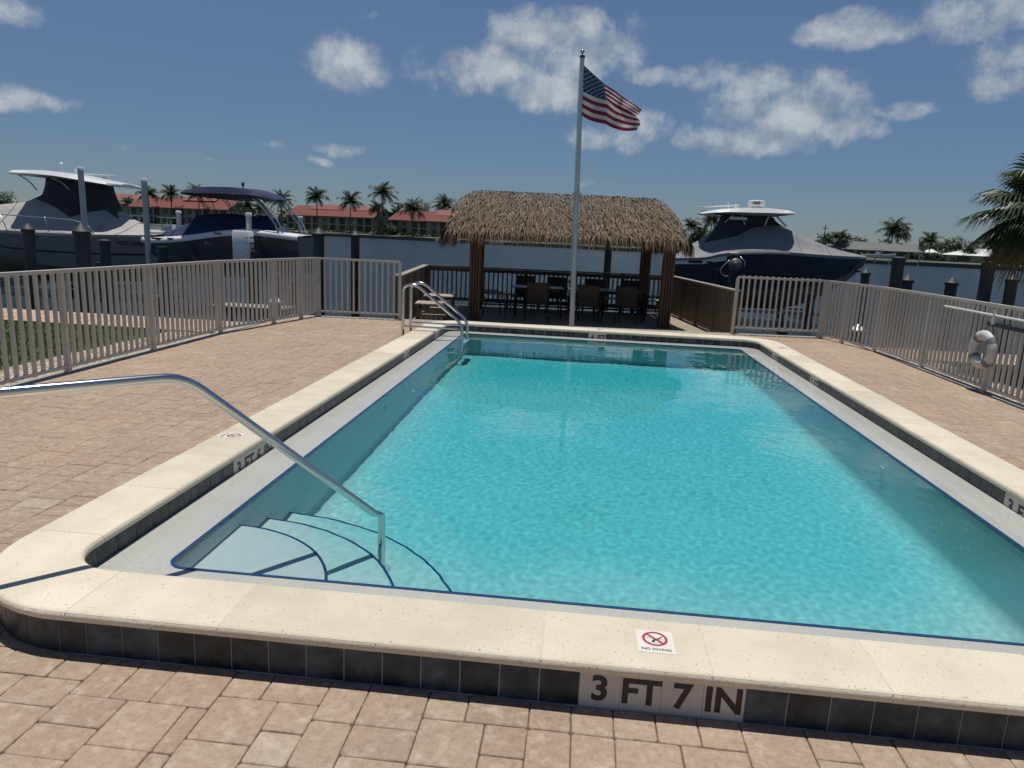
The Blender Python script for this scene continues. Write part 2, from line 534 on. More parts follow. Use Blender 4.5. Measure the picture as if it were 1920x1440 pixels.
# ------------------------------------------------------------------ mesh helpers
class MB:
    def __init__(self, T=None):
        self.v, self.f, self.m, self.t, self.T = [], [], [], [], T

    def add(self, vs, fs, m=0, tone=.5):
        n = len(self.v)
        if self.T is not None:
            vs = [tuple(self.T @ Vector(p)) for p in vs]
        self.v += [tuple(p) for p in vs]
        self.f += [tuple(i + n for i in f) for f in fs]
        self.m += [m] * len(fs)
        self.t += [tone] * len(fs)
        return self

    def box(self, x0, x1, y0, y1, z0, z1, m=0, tone=.5):
        v = [(x0, y0, z0), (x1, y0, z0), (x1, y1, z0), (x0, y1, z0), (x0, y0, z1), (x1, y0, z1), (x1, y1, z1), (x0, y1, z1)]
        return self.add(v, [(3, 2, 1, 0), (4, 5, 6, 7), (0, 1, 5, 4), (1, 2, 6, 5), (2, 3, 7, 6), (3, 0, 4, 7)], m, tone)

    def bar(self, a, b, wx, wz, m=0, tone=.5, up=(0, 0, 1)):
        """box bar from a to b, wx wide (sideways), wz deep along up"""
        a, b = Vector(a), Vector(b)
        d = (b - a).normalized()
        u = Vector(up)
        s = d.cross(u)
        if s.length < 1e-4:
            s = d.cross(Vector((1, 0, 0)))
        s.normalize()
        u = s.cross(d).normalized()
        v = []
        for p in (a, b):
            for i, j in ((-1, -1), (1, -1), (1, 1), (-1, 1)):
                v.append(p + s * (i * wx / 2) + u * (j * wz / 2))
        return self.add(v, [(0, 1, 2, 3), (7, 6, 5, 4), (0, 4, 5, 1), (1, 5, 6, 2), (2, 6, 7, 3), (3, 7, 4, 0)], m, tone)

    def loft(self, rings, closed=True, cap=(True, True), m=0, tone=.5):
        n = len(rings[0])
        vs = [p for r in rings for p in r]
        fs = []
        for k in range(len(rings) - 1):
            for i in range(n if closed else n - 1):
                j = (i + 1) % n
                fs.append((k * n + i, k * n + j, (k + 1) * n + j, (k + 1) * n + i))
        if cap[0]:
            fs.append(tuple(range(n - 1, -1, -1)))
        if cap[1]:
            fs.append(tuple((len(rings) - 1) * n + i for i in range(n)))
        return self.add(vs, fs, m, tone)

    def tube(self, pts, r, n=8, m=0, tone=.5, cap=True):
        pts = [Vector(p) for p in pts]
        rings = []
        nrm = None
        for i, p in enumerate(pts):
            if i == 0:
                d = pts[1] - pts[0]
            elif i == len(pts) - 1:
                d = pts[-1] - pts[-2]
            else:
                d = (pts[i + 1] - p).normalized() + (p - pts[i - 1]).normalized()
            d.normalize()
            if nrm is None:
                nrm = d.orthogonal().normalized()
            else:
                nrm = (nrm - d * nrm.dot(d)).normalized()
            bi = d.cross(nrm)
            rr = r[i] if isinstance(r, (list, tuple)) else r
            rings.append([p + nrm * (rr * math.cos(2 * PI * k / n)) + bi * (rr * math.sin(2 * PI * k / n)) for k in range(n)])
        return self.loft(rings, True, (cap, cap), m, tone)

    def lathe(self, prof, c=(0, 0, 0), n=16, m=0, tone=.5, cap=(True, True)):
        c = Vector(c)
        rings = [[c + Vector((max(r, 1e-4) * math.cos(2 * PI * k / n), max(r, 1e-4) * math.sin(2 * PI * k / n), z)) for k in range(n)]
                 for r, z in prof]
        return self.loft(rings, True, cap, m, tone)

    def build(self, name, mats, parent=None, smooth=False, kind=None, angle=None):
        me = bpy.data.meshes.new(name)
        me.from_pydata(self.v, [], self.f)
        if not isinstance(mats, (list, tuple)):
            mats = [mats]
        for q in mats:
            me.materials.append(M_[q])
        me.polygons.foreach_set('material_index', self.m)
        a = me.attributes.new('tone', 'FLOAT', 'FACE')
        a.data.foreach_set('value', self.t)
        if smooth:
            me.shade_smooth()
            if angle:
                me.set_sharp_from_angle(angle=R(angle))
        me.update()
        return link(name, me, parent, kind)


def link(name, me, parent=None, kind=None):
    o = bpy.data.objects.new(name, me)
    COL.objects.link(o)
    attach(o, parent)
    if kind:
        o['kind'] = kind
    return o


def attach(o, parent):
    if parent is not None:
        o.parent = parent
        if parent.parent is None:
            o.matrix_parent_inverse = Matrix.Translation(-Vector(parent.location))


def thing(name, label, cat, loc=(0, 0, 0), group=None):
    o = bpy.data.objects.new(name, None)
    COL.objects.link(o)
    o.location = loc
    o.empty_display_size = .2
    tag(o, label, cat, group)
    return o


def tag(o, label, cat, group=None):
    o['label'] = label
    o['category'] = cat
    if group:
        o['group'] = group
    return o


KIDS = {}


def kids(o):
    return [c for c in bpy.data.objects if c.parent is o]


def dup(root, loc, rotz=0, label=None, scale=None, group=None):
    """copy of a thing with copies of its parts and sub-parts"""
    key = root.name
    if key not in KIDS:
        KIDS[key] = [(c, kids(c)) for c in kids(root)]
    r = root.copy()
    COL.objects.link(r)
    r.location = loc
    r.rotation_euler = (0, 0, rotz)
    if scale:
        r.scale = scale if isinstance(scale, tuple) else (scale,) * 3
    if label:
        r['label'] = label
    if group:
        r['group'] = group
    for c, gs in KIDS[key]:
        d = c.copy()
        COL.objects.link(d)
        d.parent = r
        for g in gs:
            h = g.copy()
            COL.objects.link(h)
            h.parent = d
    return r


def text_obj(name, body, size, Tm, matname, parent=None, bold=.0, depth=.0008, sx=1.0, space=1.0):
    cu = bpy.data.curves.new(name + '_curve', 'FONT')
    cu.body = body
    cu.size = size
    cu.align_x = 'CENTER'
    cu.align_y = 'CENTER'
    cu.offset = bold
    cu.extrude = depth
    cu.space_character = space
    cu.resolution_u = 3
    tmp = bpy.data.objects.new(name + '_tmp', cu)
    COL.objects.link(tmp)
    dg = bpy.context.evaluated_depsgraph_get()
    me = bpy.data.meshes.new_from_object(tmp.evaluated_get(dg))
    bpy.data.objects.remove(tmp)
    me.transform(Tm @ Matrix.Diagonal((sx, 1, 1, 1)))
    me.materials.clear()
    me.materials.append(M_[matname])
    me.name = name
    return link(name, me, parent)


def frame(origin, xaxis, yaxis):
    x = Vector(xaxis).normalized()
    y = Vector(yaxis).normalized()
    z = x.cross(y)
    m = Matrix((x, y, z)).transposed().to_4x4()
    m.translation = origin
    return m


def project(p):
    d = Vector(p) - CAM
    z = d.dot(cF)
    if z < .05:
        return None
    return (960 + FPX * d.dot(cR) / z, 720 - FPX * d.dot(cU) / z, z)


# ------------------------------------------------------------------ hut frame
TH = R(6.5)
HC = Vector((2.25, 15.4, 0))


def H(u, v, z=0):
    return Vector((HC.x + u * math.cos(TH) - v * math.sin(TH), HC.y + u * math.sin(TH) + v * math.cos(TH), z))


HM = Matrix.Translation(HC) @ Matrix.Rotation(TH, 4, 'Z')


def deck_front(x):      # outer edge of the pool deck
    return 11.42 + (x + .93) * math.tan(TH)


ZW = -1.0               # canal water level

# ================================================================== GROUND AND WATER
def sheet(name, polys, matname, kind='structure'):
    mb = MB()
    for poly in polys:
        mb.add(poly, [tuple(range(len(poly)))])
    return mb.build(name, matname, kind=kind)


XL, XR = -3.12, 8.02          # fence lines left and right of the pool deck
GY = -8.0
PW, PL_, PR = 6.0, 10.2, .62  # pool outer size and corner radius
z = -.045
sheet('ground', [[(-60, -70, z), (70, -70, z), (70, -4.6, z), (-60, -4.6, z)]], 'soil')
sheet('lawn', [[(-60, -4.6, z), (XL, -4.6, z), (XL, 8.45, z), (-60, 8.45, z)],
               [(XR, -4.6, z), (70, -4.6, z), (70, 10.0, z), (XR, 10.0, z)]], 'lawnsoil')
# joint sand under the pavers, open where the pool is
zj = -.011
fy = lambda x: deck_front(x)
sheet('paver_bed', [[(XL, -4.6, zj), (XR, -4.6, zj), (XR, .3, zj), (XL, .3, zj)],
                    [(XL, .3, zj), (.3, .3, zj), (.3, 9.9, zj), (XL, 9.9, zj)],
                    [(5.7, .3, zj), (XR, .3, zj), (XR, 9.9, zj), (5.7, 9.9, zj)],
                    [(XL, 9.9, zj), (XR, 9.9, zj), (XR, fy(XR), zj), (XL, fy(XL), zj)]], 'jointsand')
# seawalls with caps
mb = MB()
mb.box(-60, XL, 8.42, 9.86, -3, -.05)
o = mb.build('seawall', 'concrete', kind='structure')
mb = MB()
mb.box(XR, 70, 9.97, 11.35, -3, -.05)
mb.build('seawall', 'concrete', kind='structure')
mb = MB()
v = [(XL, 9.3, 0), (XR, 9.3, 0), (XR, fy(XR), 0), (XL, fy(XL), 0)]
mb.add([(x, y + .16 if y > 10 else y + 1.0, -.012) for x, y, _ in v] + [(x, y + .16 if y > 10 else y + 1.0, -3) for x, y, _ in v],
       [(0, 1, 5, 4), (1, 2, 6, 5), (2, 3, 7, 6), (3, 0, 4, 7)])
mb.add([(XL, fy(XL), -.006), (XR, fy(XR), -.006), (XR, fy(XR) + .16, -.006), (XL, fy(XL) + .16, -.006)], [(0, 1, 2, 3)])
mb.build('seawall', 'concrete', kind='structure')


# walkways along the seawall: pavers in rows
def walkway(x0, x1, y0, y1, seed):
    rr = random.Random(seed)
    mb = MB()
    y = y0
    while y < y1 - .05:
        x = x0
        while x < x1:
            l_ = rr.choice((.15, .23, .3))
            mb.box(x + .004, min(x + l_, x1) - .004, y + .004, min(y + .15, y1) - .004, -.05, rr.uniform(-.002, .003), tone=rr.random())
            x += l_
        y += .152
    return mb.build('walkway', 'walk', kind='structure')


walkway(-12.5, XL - .02, 8.44, 9.84, 3)
walkway(XR + .02, 16, 9.99, 11.33, 4)
sheet('walkway', [[(-60, 8.44, -.01), (-12.5, 8.44, -.01), (-12.5, 9.84, -.01), (-60, 9.84, -.01)],
                  [(16, 9.99, -.01), (70, 9.99, -.01), (70, 11.33, -.01), (16, 11.33, -.01)]], 'walk')
# canal: one sheet to the horizon, cut round the land
F0, F1 = fy(XL) + .1, fy(XR) + .1
sheet('canal_water', [[(-2500, 9.8, ZW), (XL, 9.8, ZW), (XL, F0, ZW), (-2500, F0, ZW)],
                      [(XR, 11.3, ZW), (2500, 11.3, ZW), (2500, F1, ZW), (XR, F1, ZW)],
                      [(-2500, F0, ZW), (XL, F0, ZW), (XR, F1, ZW), (2500, F1, ZW), (2500, 2500, ZW), (-2500, 2500, ZW)]], 'canal')

# lawn blades and gravel
rs = random.Random(11)
mb = MB()


def blades(n, x0, x1, y0, y1):
    for _ in range(n):
        x, y = rs.uniform(x0, x1), rs.uniform(y0, y1)
        a = rs.uniform(0, 2 * PI)
        h = rs.uniform(.04, .085)
        wd = rs.uniform(.004, .008)
        lx, ly = rs.uniform(-.03, .03), rs.uniform(-.03, .03)
        dx, dy = wd * math.cos(a), wd * math.sin(a)
        mb.add([(x - dx, y - dy, -.05), (x + dx, y + dy, -.05), (x + lx, y + ly, -.05 + h)], [(0, 1, 2)], 0, rs.random())


blades(26000, -8.2, -3.95, 2.5, 8.43)
blades(9000, 8.75, 11.5, 5.5, 9.97)
mb.build('grass', 'grass', kind='stuff')
mb = MB()


def pebbles(n, x0, x1, y0, y1):
    for _ in range(n):
        x, y = rs.uniform(x0, x1), rs.uniform(y0, y1)
        s = rs.uniform(.016, .034)
        a = rs.uniform(0, PI)
        ca, sa = math.cos(a), math.sin(a)
        fl = rs.uniform(.5, .8)
        ln = rs.uniform(1, 1.5)
        vs = []
        for px, py, pz in ((1, 0, 0), (0, 1, 0), (-1, 0, 0), (0, -1, 0), (.68, .68, .0), (-.68, .68, 0), (-.68, -.68, 0), (.68, -.68, 0),
                           (.45, 0, .8), (-.2, .4, .8), (-.2, -.4, .8)):
            qx, qy = px * s * ln, py * s
            vs.append((x + qx * ca - qy * sa, y + qx * sa + qy * ca, -.035 + (pz * s * fl)))
        ring = [0, 4, 1, 5, 2, 6, 3, 7]
        top = [8, 8, 9, 9, 9, 10, 10, 10]
        fs = []
        for i in range(8):
            j = (i + 1) % 8
            if top[i] == top[j]:
                fs.append((ring[i], ring[j], top[i]))
            else:
                fs.append((ring[i], ring[j], top[j], top[i]))
        fs.append((8, 9, 10))
        mb.add(vs, fs, 0, rs.random())


pebbles(3600, -3.95, XL - .03, 2.6, 8.4)
pebbles(2600, XR + .04, 8.75, 4.5, 9.95)
mb.build('gravel', 'pebble', smooth=True, kind='stuff')
sheet('gravel_bed', [[(-3.95, -4.6, -.04), (XL, -4.6, -.04), (XL, 8.42, -.04), (-3.95, 8.42, -.04)],
                     [(XR, -4.6, -.04), (8.75, -4.6, -.04), (8.75, 9.97, -.04), (XR, 9.97, -.04)]], 'soil')
# kerb under the side fences
mb = MB()
mb.box(XL - .02, XL + .10, -4.6, 9.9, -.06, .012)
mb.box(XR - .10, XR + .02, -4.6, 11.2, -.06, .012)
mb.build('kerb', 'concrete', kind='structure')

# ================================================================== PAVERS
deck = sheet('pool_deck', [[(XL, -4.6, -.03), (XR, -4.6, -.03), (XR, -4.5, -.03), (XL, -4.5, -.03)]], 'jointsand')
rp = random.Random(21)
U = .0775
X0g, Y0g = XL + .08, .03
NX = int((XR - .09 - X0g) / U)
JY0, JY1 = -int(4.5 / U), int(12.3 / U)


def in_pool(i, j):
    x, y = X0g + (i + .5) * U, Y0g + (j + .5) * U
    if not (.03 < x < PW - .03 and .03 < y < PL_ - .03):
        return False
    cx = min(max(x, PR), PW - PR)
    cy_ = min(max(y, PR), PL_ - PR)
    if (x < PR or x > PW - PR) and (y < PR or y > PL_ - PR):
        return math.hypot(x - cx, y - cy_) < PR - .03 - .06
    return True


occ = {}
for j in range(JY0, JY1):
    for i in range(NX):
        x, y = X0g + (i + .5) * U, Y0g + (j + .5) * U
        if in_pool(i, j) or y > fy(x) - .02:
            occ[(i, j)] = True
order = list(range(-1, JY0 - 1, -1)) + list(range(0, JY1))
pieces = []
for j in order:
    sgn = -1 if j < 0 else 1
    i = 0
    while i < NX:
        if occ.get((i, j)):
            i += 1
            continue
        r_ = 1
        while r_ < 5 and i + r_ < NX and not occ.get((i + r_, j)):
            r_ += 1
        wd, hd = rp.choice(((2, 2), (2, 2), (2, 2), (3, 2), (3, 2), (3, 2), (2, 3), (3, 3), (2, 3)))
        wd = min(wd, r_)
        if r_ - wd == 1 and r_ < 5:
            wd = r_ if r_ <= 3 else wd
        while hd > 1 and any(occ.get((i + a, j + sgn * (hd - 1))) or (j + sgn * (hd - 1)) not in range(JY0, JY1) or
                             ((j < 0) != (j + sgn * (hd - 1) < 0)) for a in range(wd)):
            hd -= 1
        for a in range(wd):
            for b_ in range(hd):
                occ[(i + a, j + sgn * b_)] = True
        j0 = j if sgn > 0 else j - hd + 1
        pieces.append((X0g + i * U, Y0g + j0 * U, wd * U, hd * U))
        i += wd


def paver(mb, x, y, wx, wy, tone):
    g = .0014
    x0, x1, y0, y1 = x + g, x + wx - g, y + g, y + wy - g
    zt = rp.uniform(-.0016, .0016)
    tx, ty = rp.uniform(-.006, .006), rp.uniform(-.006, .006)
    c = []
    cc = rp.uniform(.004, .011)
    jt = lambda: rp.uniform(-.0016, .0016)
    base = [(x0 + cc, y0), ((x0 + x1) / 2, y0), (x1 - cc, y0), (x1, y0 + cc), (x1, (y0 + y1) / 2), (x1, y1 - cc),
            (x1 - cc, y1), ((x0 + x1) / 2, y1), (x0 + cc, y1), (x0, y1 - cc), (x0, (y0 + y1) / 2), (x0, y0 + cc)]
    base = [(a + jt(), b_ + jt()) for a, b_ in base]
    mx_, my = (x0 + x1) / 2, (y0 + y1) / 2
    zz = lambda a, b_: zt + (a - mx_) * tx + (b_ - my) * ty
    ins = lambda a, b_, k: (a + (mx_ - a) / max(abs(mx_ - a), 1e-6) * min(k, abs(mx_ - a)), b_ + (my - b_) / max(abs(my - b_), 1e-6) * min(k, abs(my - b_)))
    r0 = [(a, b_, -.025) for a, b_ in base]
    r1 = [(a, b_, zz(a, b_) - .0045) for a, b_ in base]
    r2 = [(*ins(a, b_, .0025), zz(a, b_) - .0010) for a, b_ in base]
    r3 = [(*ins(a, b_, .006), zz(a, b_)) for a, b_ in base]
    mb.loft([r0, r1, r2, r3], True, (False, True), 0, tone)


score = []
for k, (x, y, wx, wy) in enumerate(pieces):
    pr = [project((x + a * wx, y + b_ * wy, 0)) for a, b_ in ((0, 0), (1, 0), (1, 1), (0, 1))]
    ar = 0
    c_ = project((x + wx / 2, y + wy / 2, 0))
    if all(pr) and c_ and -30 < c_[0] < 1950 and c_[1] < 1470:
        ar = abs(sum(pr[q][0] * pr[(q + 1) % 4][1] - pr[(q + 1) % 4][0] * pr[q][1] for q in range(4))) / 2
    score.append((ar, k))
score.sort(reverse=True)
single = {k for a, k in score[:300] if a > 0}
rest = MB()
for k, (x, y, wx, wy) in enumerate(pieces):
    tn = min(1, max(0, rp.gauss(.5, .18)))
    if k in single:
        mb = MB()
        paver(mb, x, y, wx, wy, tn)
        mb.build('paver', 'paver', deck, smooth=True, angle=50)
    else:
        paver(rest, x, y, wx, wy, tn)
rest.build('paver_field', 'paver', deck, smooth=True, angle=50, kind='stuff')

# ================================================================== POOL
pool = thing('swimming_pool', 'turquoise swimming pool with raised cream stone coping and a dark tile band', 'swimming pool', (3, 5.1, 0))


class RRect:
    """rounded rectangle path; P(s) -> point, inward normal. s=0 at the start of the near side"""

    def __init__(self, inset):
        self.x0, self.y0, self.x1, self.y1 = inset, inset, PW - inset, PL_ - inset
        self.r = r = PR - inset
        self.a = self.x1 - self.x0 - 2 * r
        self.b = self.y1 - self.y0 - 2 * r
        self.q = r * PI / 2
        self.L = 2 * (self.a + self.b) + 4 * self.q
        self.starts = [0, self.a + self.q, self.a + self.b + 2 * self.q, 2 * self.a + self.b + 3 * self.q]
        self.lens = [self.a, self.b, self.a, self.b]

    def P(self, s):
        s %= self.L
        org = [(self.x0 + self.r, self.y0), (self.x1, self.y0 + self.r), (self.x1 - self.r, self.y1), (self.x0, self.y1 - self.r)]
        dr = [(1, 0), (0, 1), (-1, 0), (0, -1)]
        for k in range(4):
            l_ = self.lens[k]
            (dx, dy), (ox, oy) = dr[k], org[k]
            nx, ny = -dy, dx
            if s <= l_ + 1e-9:
                return Vector((ox + dx * s, oy + dy * s, 0)), Vector((nx, ny, 0))
            s -= l_
            if s < self.q:
                a = s / self.r
                c = Vector((ox + dx * l_ + nx * self.r, oy + dy * l_ + ny * self.r, 0))
                out = Vector((-nx, -ny, 0)) * math.cos(a) + Vector((dx, dy, 0)) * math.sin(a)
                return c + out * self.r, -out
            s -= self.q
        return self.P(0)

    def sections(self, s0, s1, step=.06):
        # break points: sample corners finely, straights only at ends
        pts = [s0, s1]
        acc = 0
        for rep in (-1, 0, 1):
            acc = rep * self.L
            for l_ in self.lens:
                acc += l_
                n = max(2, int(self.q / step))
                for k in range(n + 1):
                    q = acc + self.q * k / n
                    if s0 + 1e-4 < q < s1 - 1e-4:
                        pts.append(q)
                acc += self.q
        return sorted(pts)


RO = RRect(0)
prof = []
for k in range(7):
    a = -PI / 2 - PI * k / 6
    prof.append((.025 + .025 * math.cos(a), .175 + .025 * math.sin(a)))
for k in range(7):
    a = PI / 2 - PI * k / 6
    prof.append((.345 + .025 * math.cos(a), .175 + .025 * math.sin(a)))
rc_ = random.Random(8)


def stone(s0, s1):
    mb = MB()
    dz = rc_.uniform(-.0004, .0004)
    rings = []
    for s in RO.sections(s0 + .0034, s1 - .0034, .05):
        p, n = RO.P(s)
        rings.append([(p.x + n.x * t_, p.y + n.y * t_, z_ + dz) for t_, z_ in prof])
    mb.loft(rings, True, (True, True), 0, rc_.random())
    o = mb.build('coping_stone', 'coping', pool, smooth=True, angle=40)
    RECEIVERS.append(o)


# corner stones and straight stones 63 cm long
ext = .06
for k in range(4):
    s0, l_ = RO.starts[k], RO.lens[k]
    stone(s0 - RO.q - ext, s0 + ext)
    s = s0 + ext
    end = s0 + l_ - ext
    while s < end - .01:
        e = s + .63 if end - s - .63 > .12 else end
        stone(s, e)
        s = e
# mortar bed showing in the stone joints
mb = MB()
rings = []
ss = [RO.L * k / 400 for k in range(401)]
for s in ss:
    p, n = RO.P(s)
    rings.append([(p.x + n.x * t_, p.y + n.y * t_, z_) for t_, z_ in ((.006, .158), (.002, .175), (.0075, .193), (.026, .1989), (.344, .1989), (.3625, .193), (.368, .175), (.364, .158))])
mb.loft(rings, True, (False, False))
RECEIVERS.append(mb.build('mortar_joint', 'grout', pool))
# wall core behind the tiles
RA, RB = RRect(.036), RRect(.356)
mb = MB()
for path, sg_ in ((RA, 1), (RB, -1)):
    rings = [[(path.P(path.L * k / 400)[0].x, path.P(path.L * k / 400)[0].y, z_) for z_ in (-.06, .152)] for k in range(401)]
    mb.loft(rings, False, (False, False))
RECEIVERS.append(mb.build('wall_core', 'tilegrout', pool))


def tile(path, s0, s1, z0, z1, outward, name='tile', matn='tile', parent=None, mb=None, proud=.003, tn=None):
    own = mb is None
    mb = mb or MB()
    rings = []
    for s in path.sections(s0, s1, .07):
        p, n = path.P(s)
        o_ = n * (-outward * proud)   # front face
        i_ = n * (outward * .002)
        rings.append([(p.x + i_.x, p.y + i_.y, z0), (p.x + o_.x, p.y + o_.y, z0), (p.x + o_.x, p.y + o_.y, z1), (p.x + i_.x, p.y + i_.y, z1)])
    mb.loft(rings, True, (True, True), 0, rc_.random() if tn is None else tn)
    if own:
        o = mb.build(name, matn, parent or pool)
        RECEIVERS.append(o)
        return o


def row_edges(a0, a1, phase, pitch=.1525):
    """tile edges between a0 and a1 with one edge at phase"""
    k = math.ceil((a0 - phase) / pitch)
    e = [a0]
    q = phase + k * pitch
    while q < a1 - 1e-4:
        if q > a0 + 1e-4:
            e.append(q)
        q += pitch
    e.append(a1)
    return e


# outer riser: the near side and its corners tile by tile, the hidden sides as one piece
hidden = MB()
G = .0021
MARK_N = (2.72, 4)     # near marker: start x, tiles
for k in range(4):
    s0, l_ = RA.starts[k], RA.lens[k]
    ph = s0 + (MARK_N[0] - (RA.x0 + RA.r)) if k == 0 else s0 + .01
    for a, b_ in zip(row_edges(s0, s0 + l_, ph)[:-1], row_edges(s0, s0 + l_, ph)[1:]):
        if b_ - a < .02:
            continue
        if k == 0 and MARK_N[0] - .01 < RA.P((a + b_) / 2)[0].x < MARK_N[0] + .1525 * 4:
            continue
        tile(RA, a + G, b_ - G, 0.0, .15, 1, mb=None if k == 0 else hidden)
    n = 6
    for q in range(n):
        a = s0 + l_ + RA.q * q / n
        tile(RA, a + G, a + RA.q / n - G, 0.0, .15, 1, mb=None if k in (0, 3) else hidden)
hidden.build('outer_tile_band', 'tile', pool, kind='stuff')


# depth markers: white tiles with black letters (position along a side given in x or y)
def marker(path, s, texts, outward, z0, z1, size):
    """texts: one string per tile, placed along the reader's left-to-right direction"""
    n_t = len(texts)
    for q, tx in enumerate(texts):
        a = s + (q if outward > 0 else n_t - 1 - q) * .1525
        o = tile(path, a + G * .6, a + .1525 - G * .6, z0, z1, outward, 'depth_marker', 'marker', tn=.5)
        p, n = path.P(a + .07625)
        face = -n * outward           # direction the face looks
        c = p + face * .0034
        c.z = (z0 + z1) / 2 + (.001 if outward > 0 else -.004)
        xax = Vector((0, 0, 1)).cross(face)
        t_ = text_obj('lettering', tx, size, frame(c, xax, (0, 0, 1)), 'black', o, bold=.0045 if outward > 0 else .004, sx=.98, depth=.0006)
        RECEIVERS.append(t_)


marker(RA, RA.starts[0] + (MARK_N[0] - (RA.x0 + RA.r)), ['3', 'FT', '7', 'IN'], 1, .0, .15, .142)
ZI0, ZI1 = .0, .152
IN_MARKS = {0: [], 1: [], 2: [], 3: []}


def side_s(k, coord):
    """arc position on the inner wall of side k for a world coordinate"""
    if k == 0:
        return RB.starts[0] + coord - (RB.x0 + RB.r)
    if k == 1:
        return RB.starts[1] + coord - (RB.y0 + RB.r)
    if k == 2:
        return RB.starts[2] + (RB.x1 - RB.r) - coord
    return RB.starts[3] + (RB.y1 - RB.r) - coord


# (side, low arc position, letters)
for k, c0, tx in ((3, 2.62, ['3', 'FT', '6', 'IN']), (3, 6.97, ['5', 'FT']), (3, 9.0, ['6', 'FT']),
                  (1, 1.97, ['3', 'FT', '6', 'IN']), (1, 6.57, ['5', 'FT']), (1, 8.46, ['6', 'FT']),
                  (2, 3.12, ['6', 'FT']), (0, 2.72, ['3', 'FT', '7', 'IN'])):
    s = side_s(k, c0)
    IN_MARKS[k].append((s, s + .1525 * len(tx)))
    marker(RB, s, tx, -1, ZI0, ZI1, .135)
for k in range(4):
    s0, l_ = RB.starts[k], RB.lens[k]
    ed = [s0] + sorted(q for mkr in IN_MARKS[k] for q in mkr) + [s0 + l_]
    for a0, a1 in zip(ed[:-1], ed[1:]):
        if any(abs(a0 - m_[0]) < 1e-6 for m_ in IN_MARKS[k]):
            continue
        es = row_edges(a0, a1, a0)
        for a, b_ in zip(es[:-1], es[1:]):
            if b_ - a > .012:
                tile(RB, a + G, b_ - G, ZI0, ZI1, -1)
    for q in range(3):
        a = s0 + l_ + RB.q * q / 3
        tile(RB, a + G, a + RB.q / 3 - G, ZI0, ZI1, -1)

# ledge, blue trim, basin
BX0, BY0, BX1, BY1 = .68, .68, 5.32, 9.52


def rr_pts(x0, y0, x1, y1, r, z, n=8, ns=1):
    out = []
    for cx, cy_, a0 in ((x0 + r, y0 + r, PI), (x1 - r, y0 + r, 1.5 * PI), (x1 - r, y1 - r, 0), (x0 + r, y1 - r, .5 * PI)):
        for k in range(n + 1):
            a = a0 + PI / 2 * k / n
            x, y = cx + r * math.cos(a), cy_ + r * math.sin(a)
            out.append((x, y, z(x, y) if callable(z) else z))
    return out


ZL = .062     # ledge
ZS = .0585    # water level
mb = MB()
mb.loft([rr_pts(.348, .348, PW - .348, PL_ - .348, .272, ZL), rr_pts(BX0 - .011, BY0 - .011, BX1 + .011, BY1 + .011, .107, ZL)], True, (False, False))
RECEIVERS.append(mb.build('gutter_ledge', 'ledge', pool))
mb = MB()
mb.loft([rr_pts(BX0 - .014, BY0 - .014, BX1 + .014, BY1 + .014, .108, ZL - .01), rr_pts(BX0 - .014, BY0 - .014, BX1 + .014, BY1 + .014, .108, ZL + .004),
         rr_pts(BX0 + .004, BY0 + .004, BX1 - .004, BY1 - .004, .09, ZL + .004), rr_pts(BX0 + .004, BY0 + .004, BX1 - .004, BY1 - .004, .09, .012),
         rr_pts(BX0 - .004, BY0 - .004, BX1 + .004, BY1 + .004, .1, .012)], True, (False, False))
RECEIVERS.append(mb.build('blue_trim', 'trim', pool))


def floor_z(y):
    return -1.03 - .74 * min(1, max(0, (y - .68) / 8.84))


mb = MB()
rings = [rr_pts(BX0, BY0, BX1, BY1, .10, .02)]
for k in range(7):
    a = PI / 2 * k / 6
    ins = .16 * (1 - math.cos(a))
    rings.append(rr_pts(BX0 + ins, BY0 + ins, BX1 - ins, BY1 - ins, .10 + .04 * k / 6, lambda x, y, a=a: floor_z(y) + .16 * (1 - math.sin(a))))
mb.loft(rings, True, (False, True))
RECEIVERS.append(mb.build('basin', 'plaster', pool, smooth=True, angle=30))
# quarter-round entry steps
STEPS = [(.78, -.20), (1.14, -.47), (1.50, -.74)]
sc = (.672, .672)
for q, (r_, z_) in enumerate(STEPS):
    zb = STEPS[q + 1][1] if q < 2 else -1.2
    mb = MB()
    N = 40
    ang = [PI / 2 * k / N for k in range(N + 1)]
    rings = []
    for rad, zz in ((.0005, z_), (r_ - .012, z_), (r_, z_ - .012), (r_ + .0, zb - .02)):
        rings.append([(sc[0] + rad * math.cos(a), sc[1] + rad * math.sin(a), zz) for a in ang])
    mb.loft(rings, False, (False, False))
    st = mb.build('step', 'plaster', pool, smooth=True, angle=40)
    RECEIVERS.append(st)
    mb = MB()
    rings = []
    for rad, zz in ((r_ - .013, z_ - .004), (r_ - .013, z_ + .002), (r_ + .003, z_ + .002), (r_ + .003, z_ - .026)):
        rings.append([(sc[0] + rad * math.cos(a), sc[1] + rad * math.sin(a), zz) for a in ang])
    mb.loft(rings, False, (False, False))
    RECEIVERS.append(mb.build('nosing', 'trim', st))
# wall fittings and floor drain
for x, y, z_, nx in ((BX0, 4.6, -.45, 1), (BX1, 3.75, -.45, -1), (BX0, 7.4, -.45, 1), (BX1, 7.9, -.5, -1)):
    mb = MB(Matrix.Translation((x, y, z_)) @ Matrix.Rotation(PI / 2 * nx, 4, 'Y'))
    mb.lathe([(.0, .004), (.016, .004), (.018, .016), (.04, .014), (.048, .003), (.048, -.01)], n=16)
    RECEIVERS.append(mb.build('inlet_fitting', 'plastic', pool, smooth=True, angle=40))
mb = MB(Matrix.Translation((3, 7.2, floor_z(7.2) + .004)))
mb.lathe([(0, .03), (.07, .03), (.11, .015), (.125, 0)], n=20)
RECEIVERS.append(mb.build('main_drain', 'plastic', pool, smooth=True, angle=40))


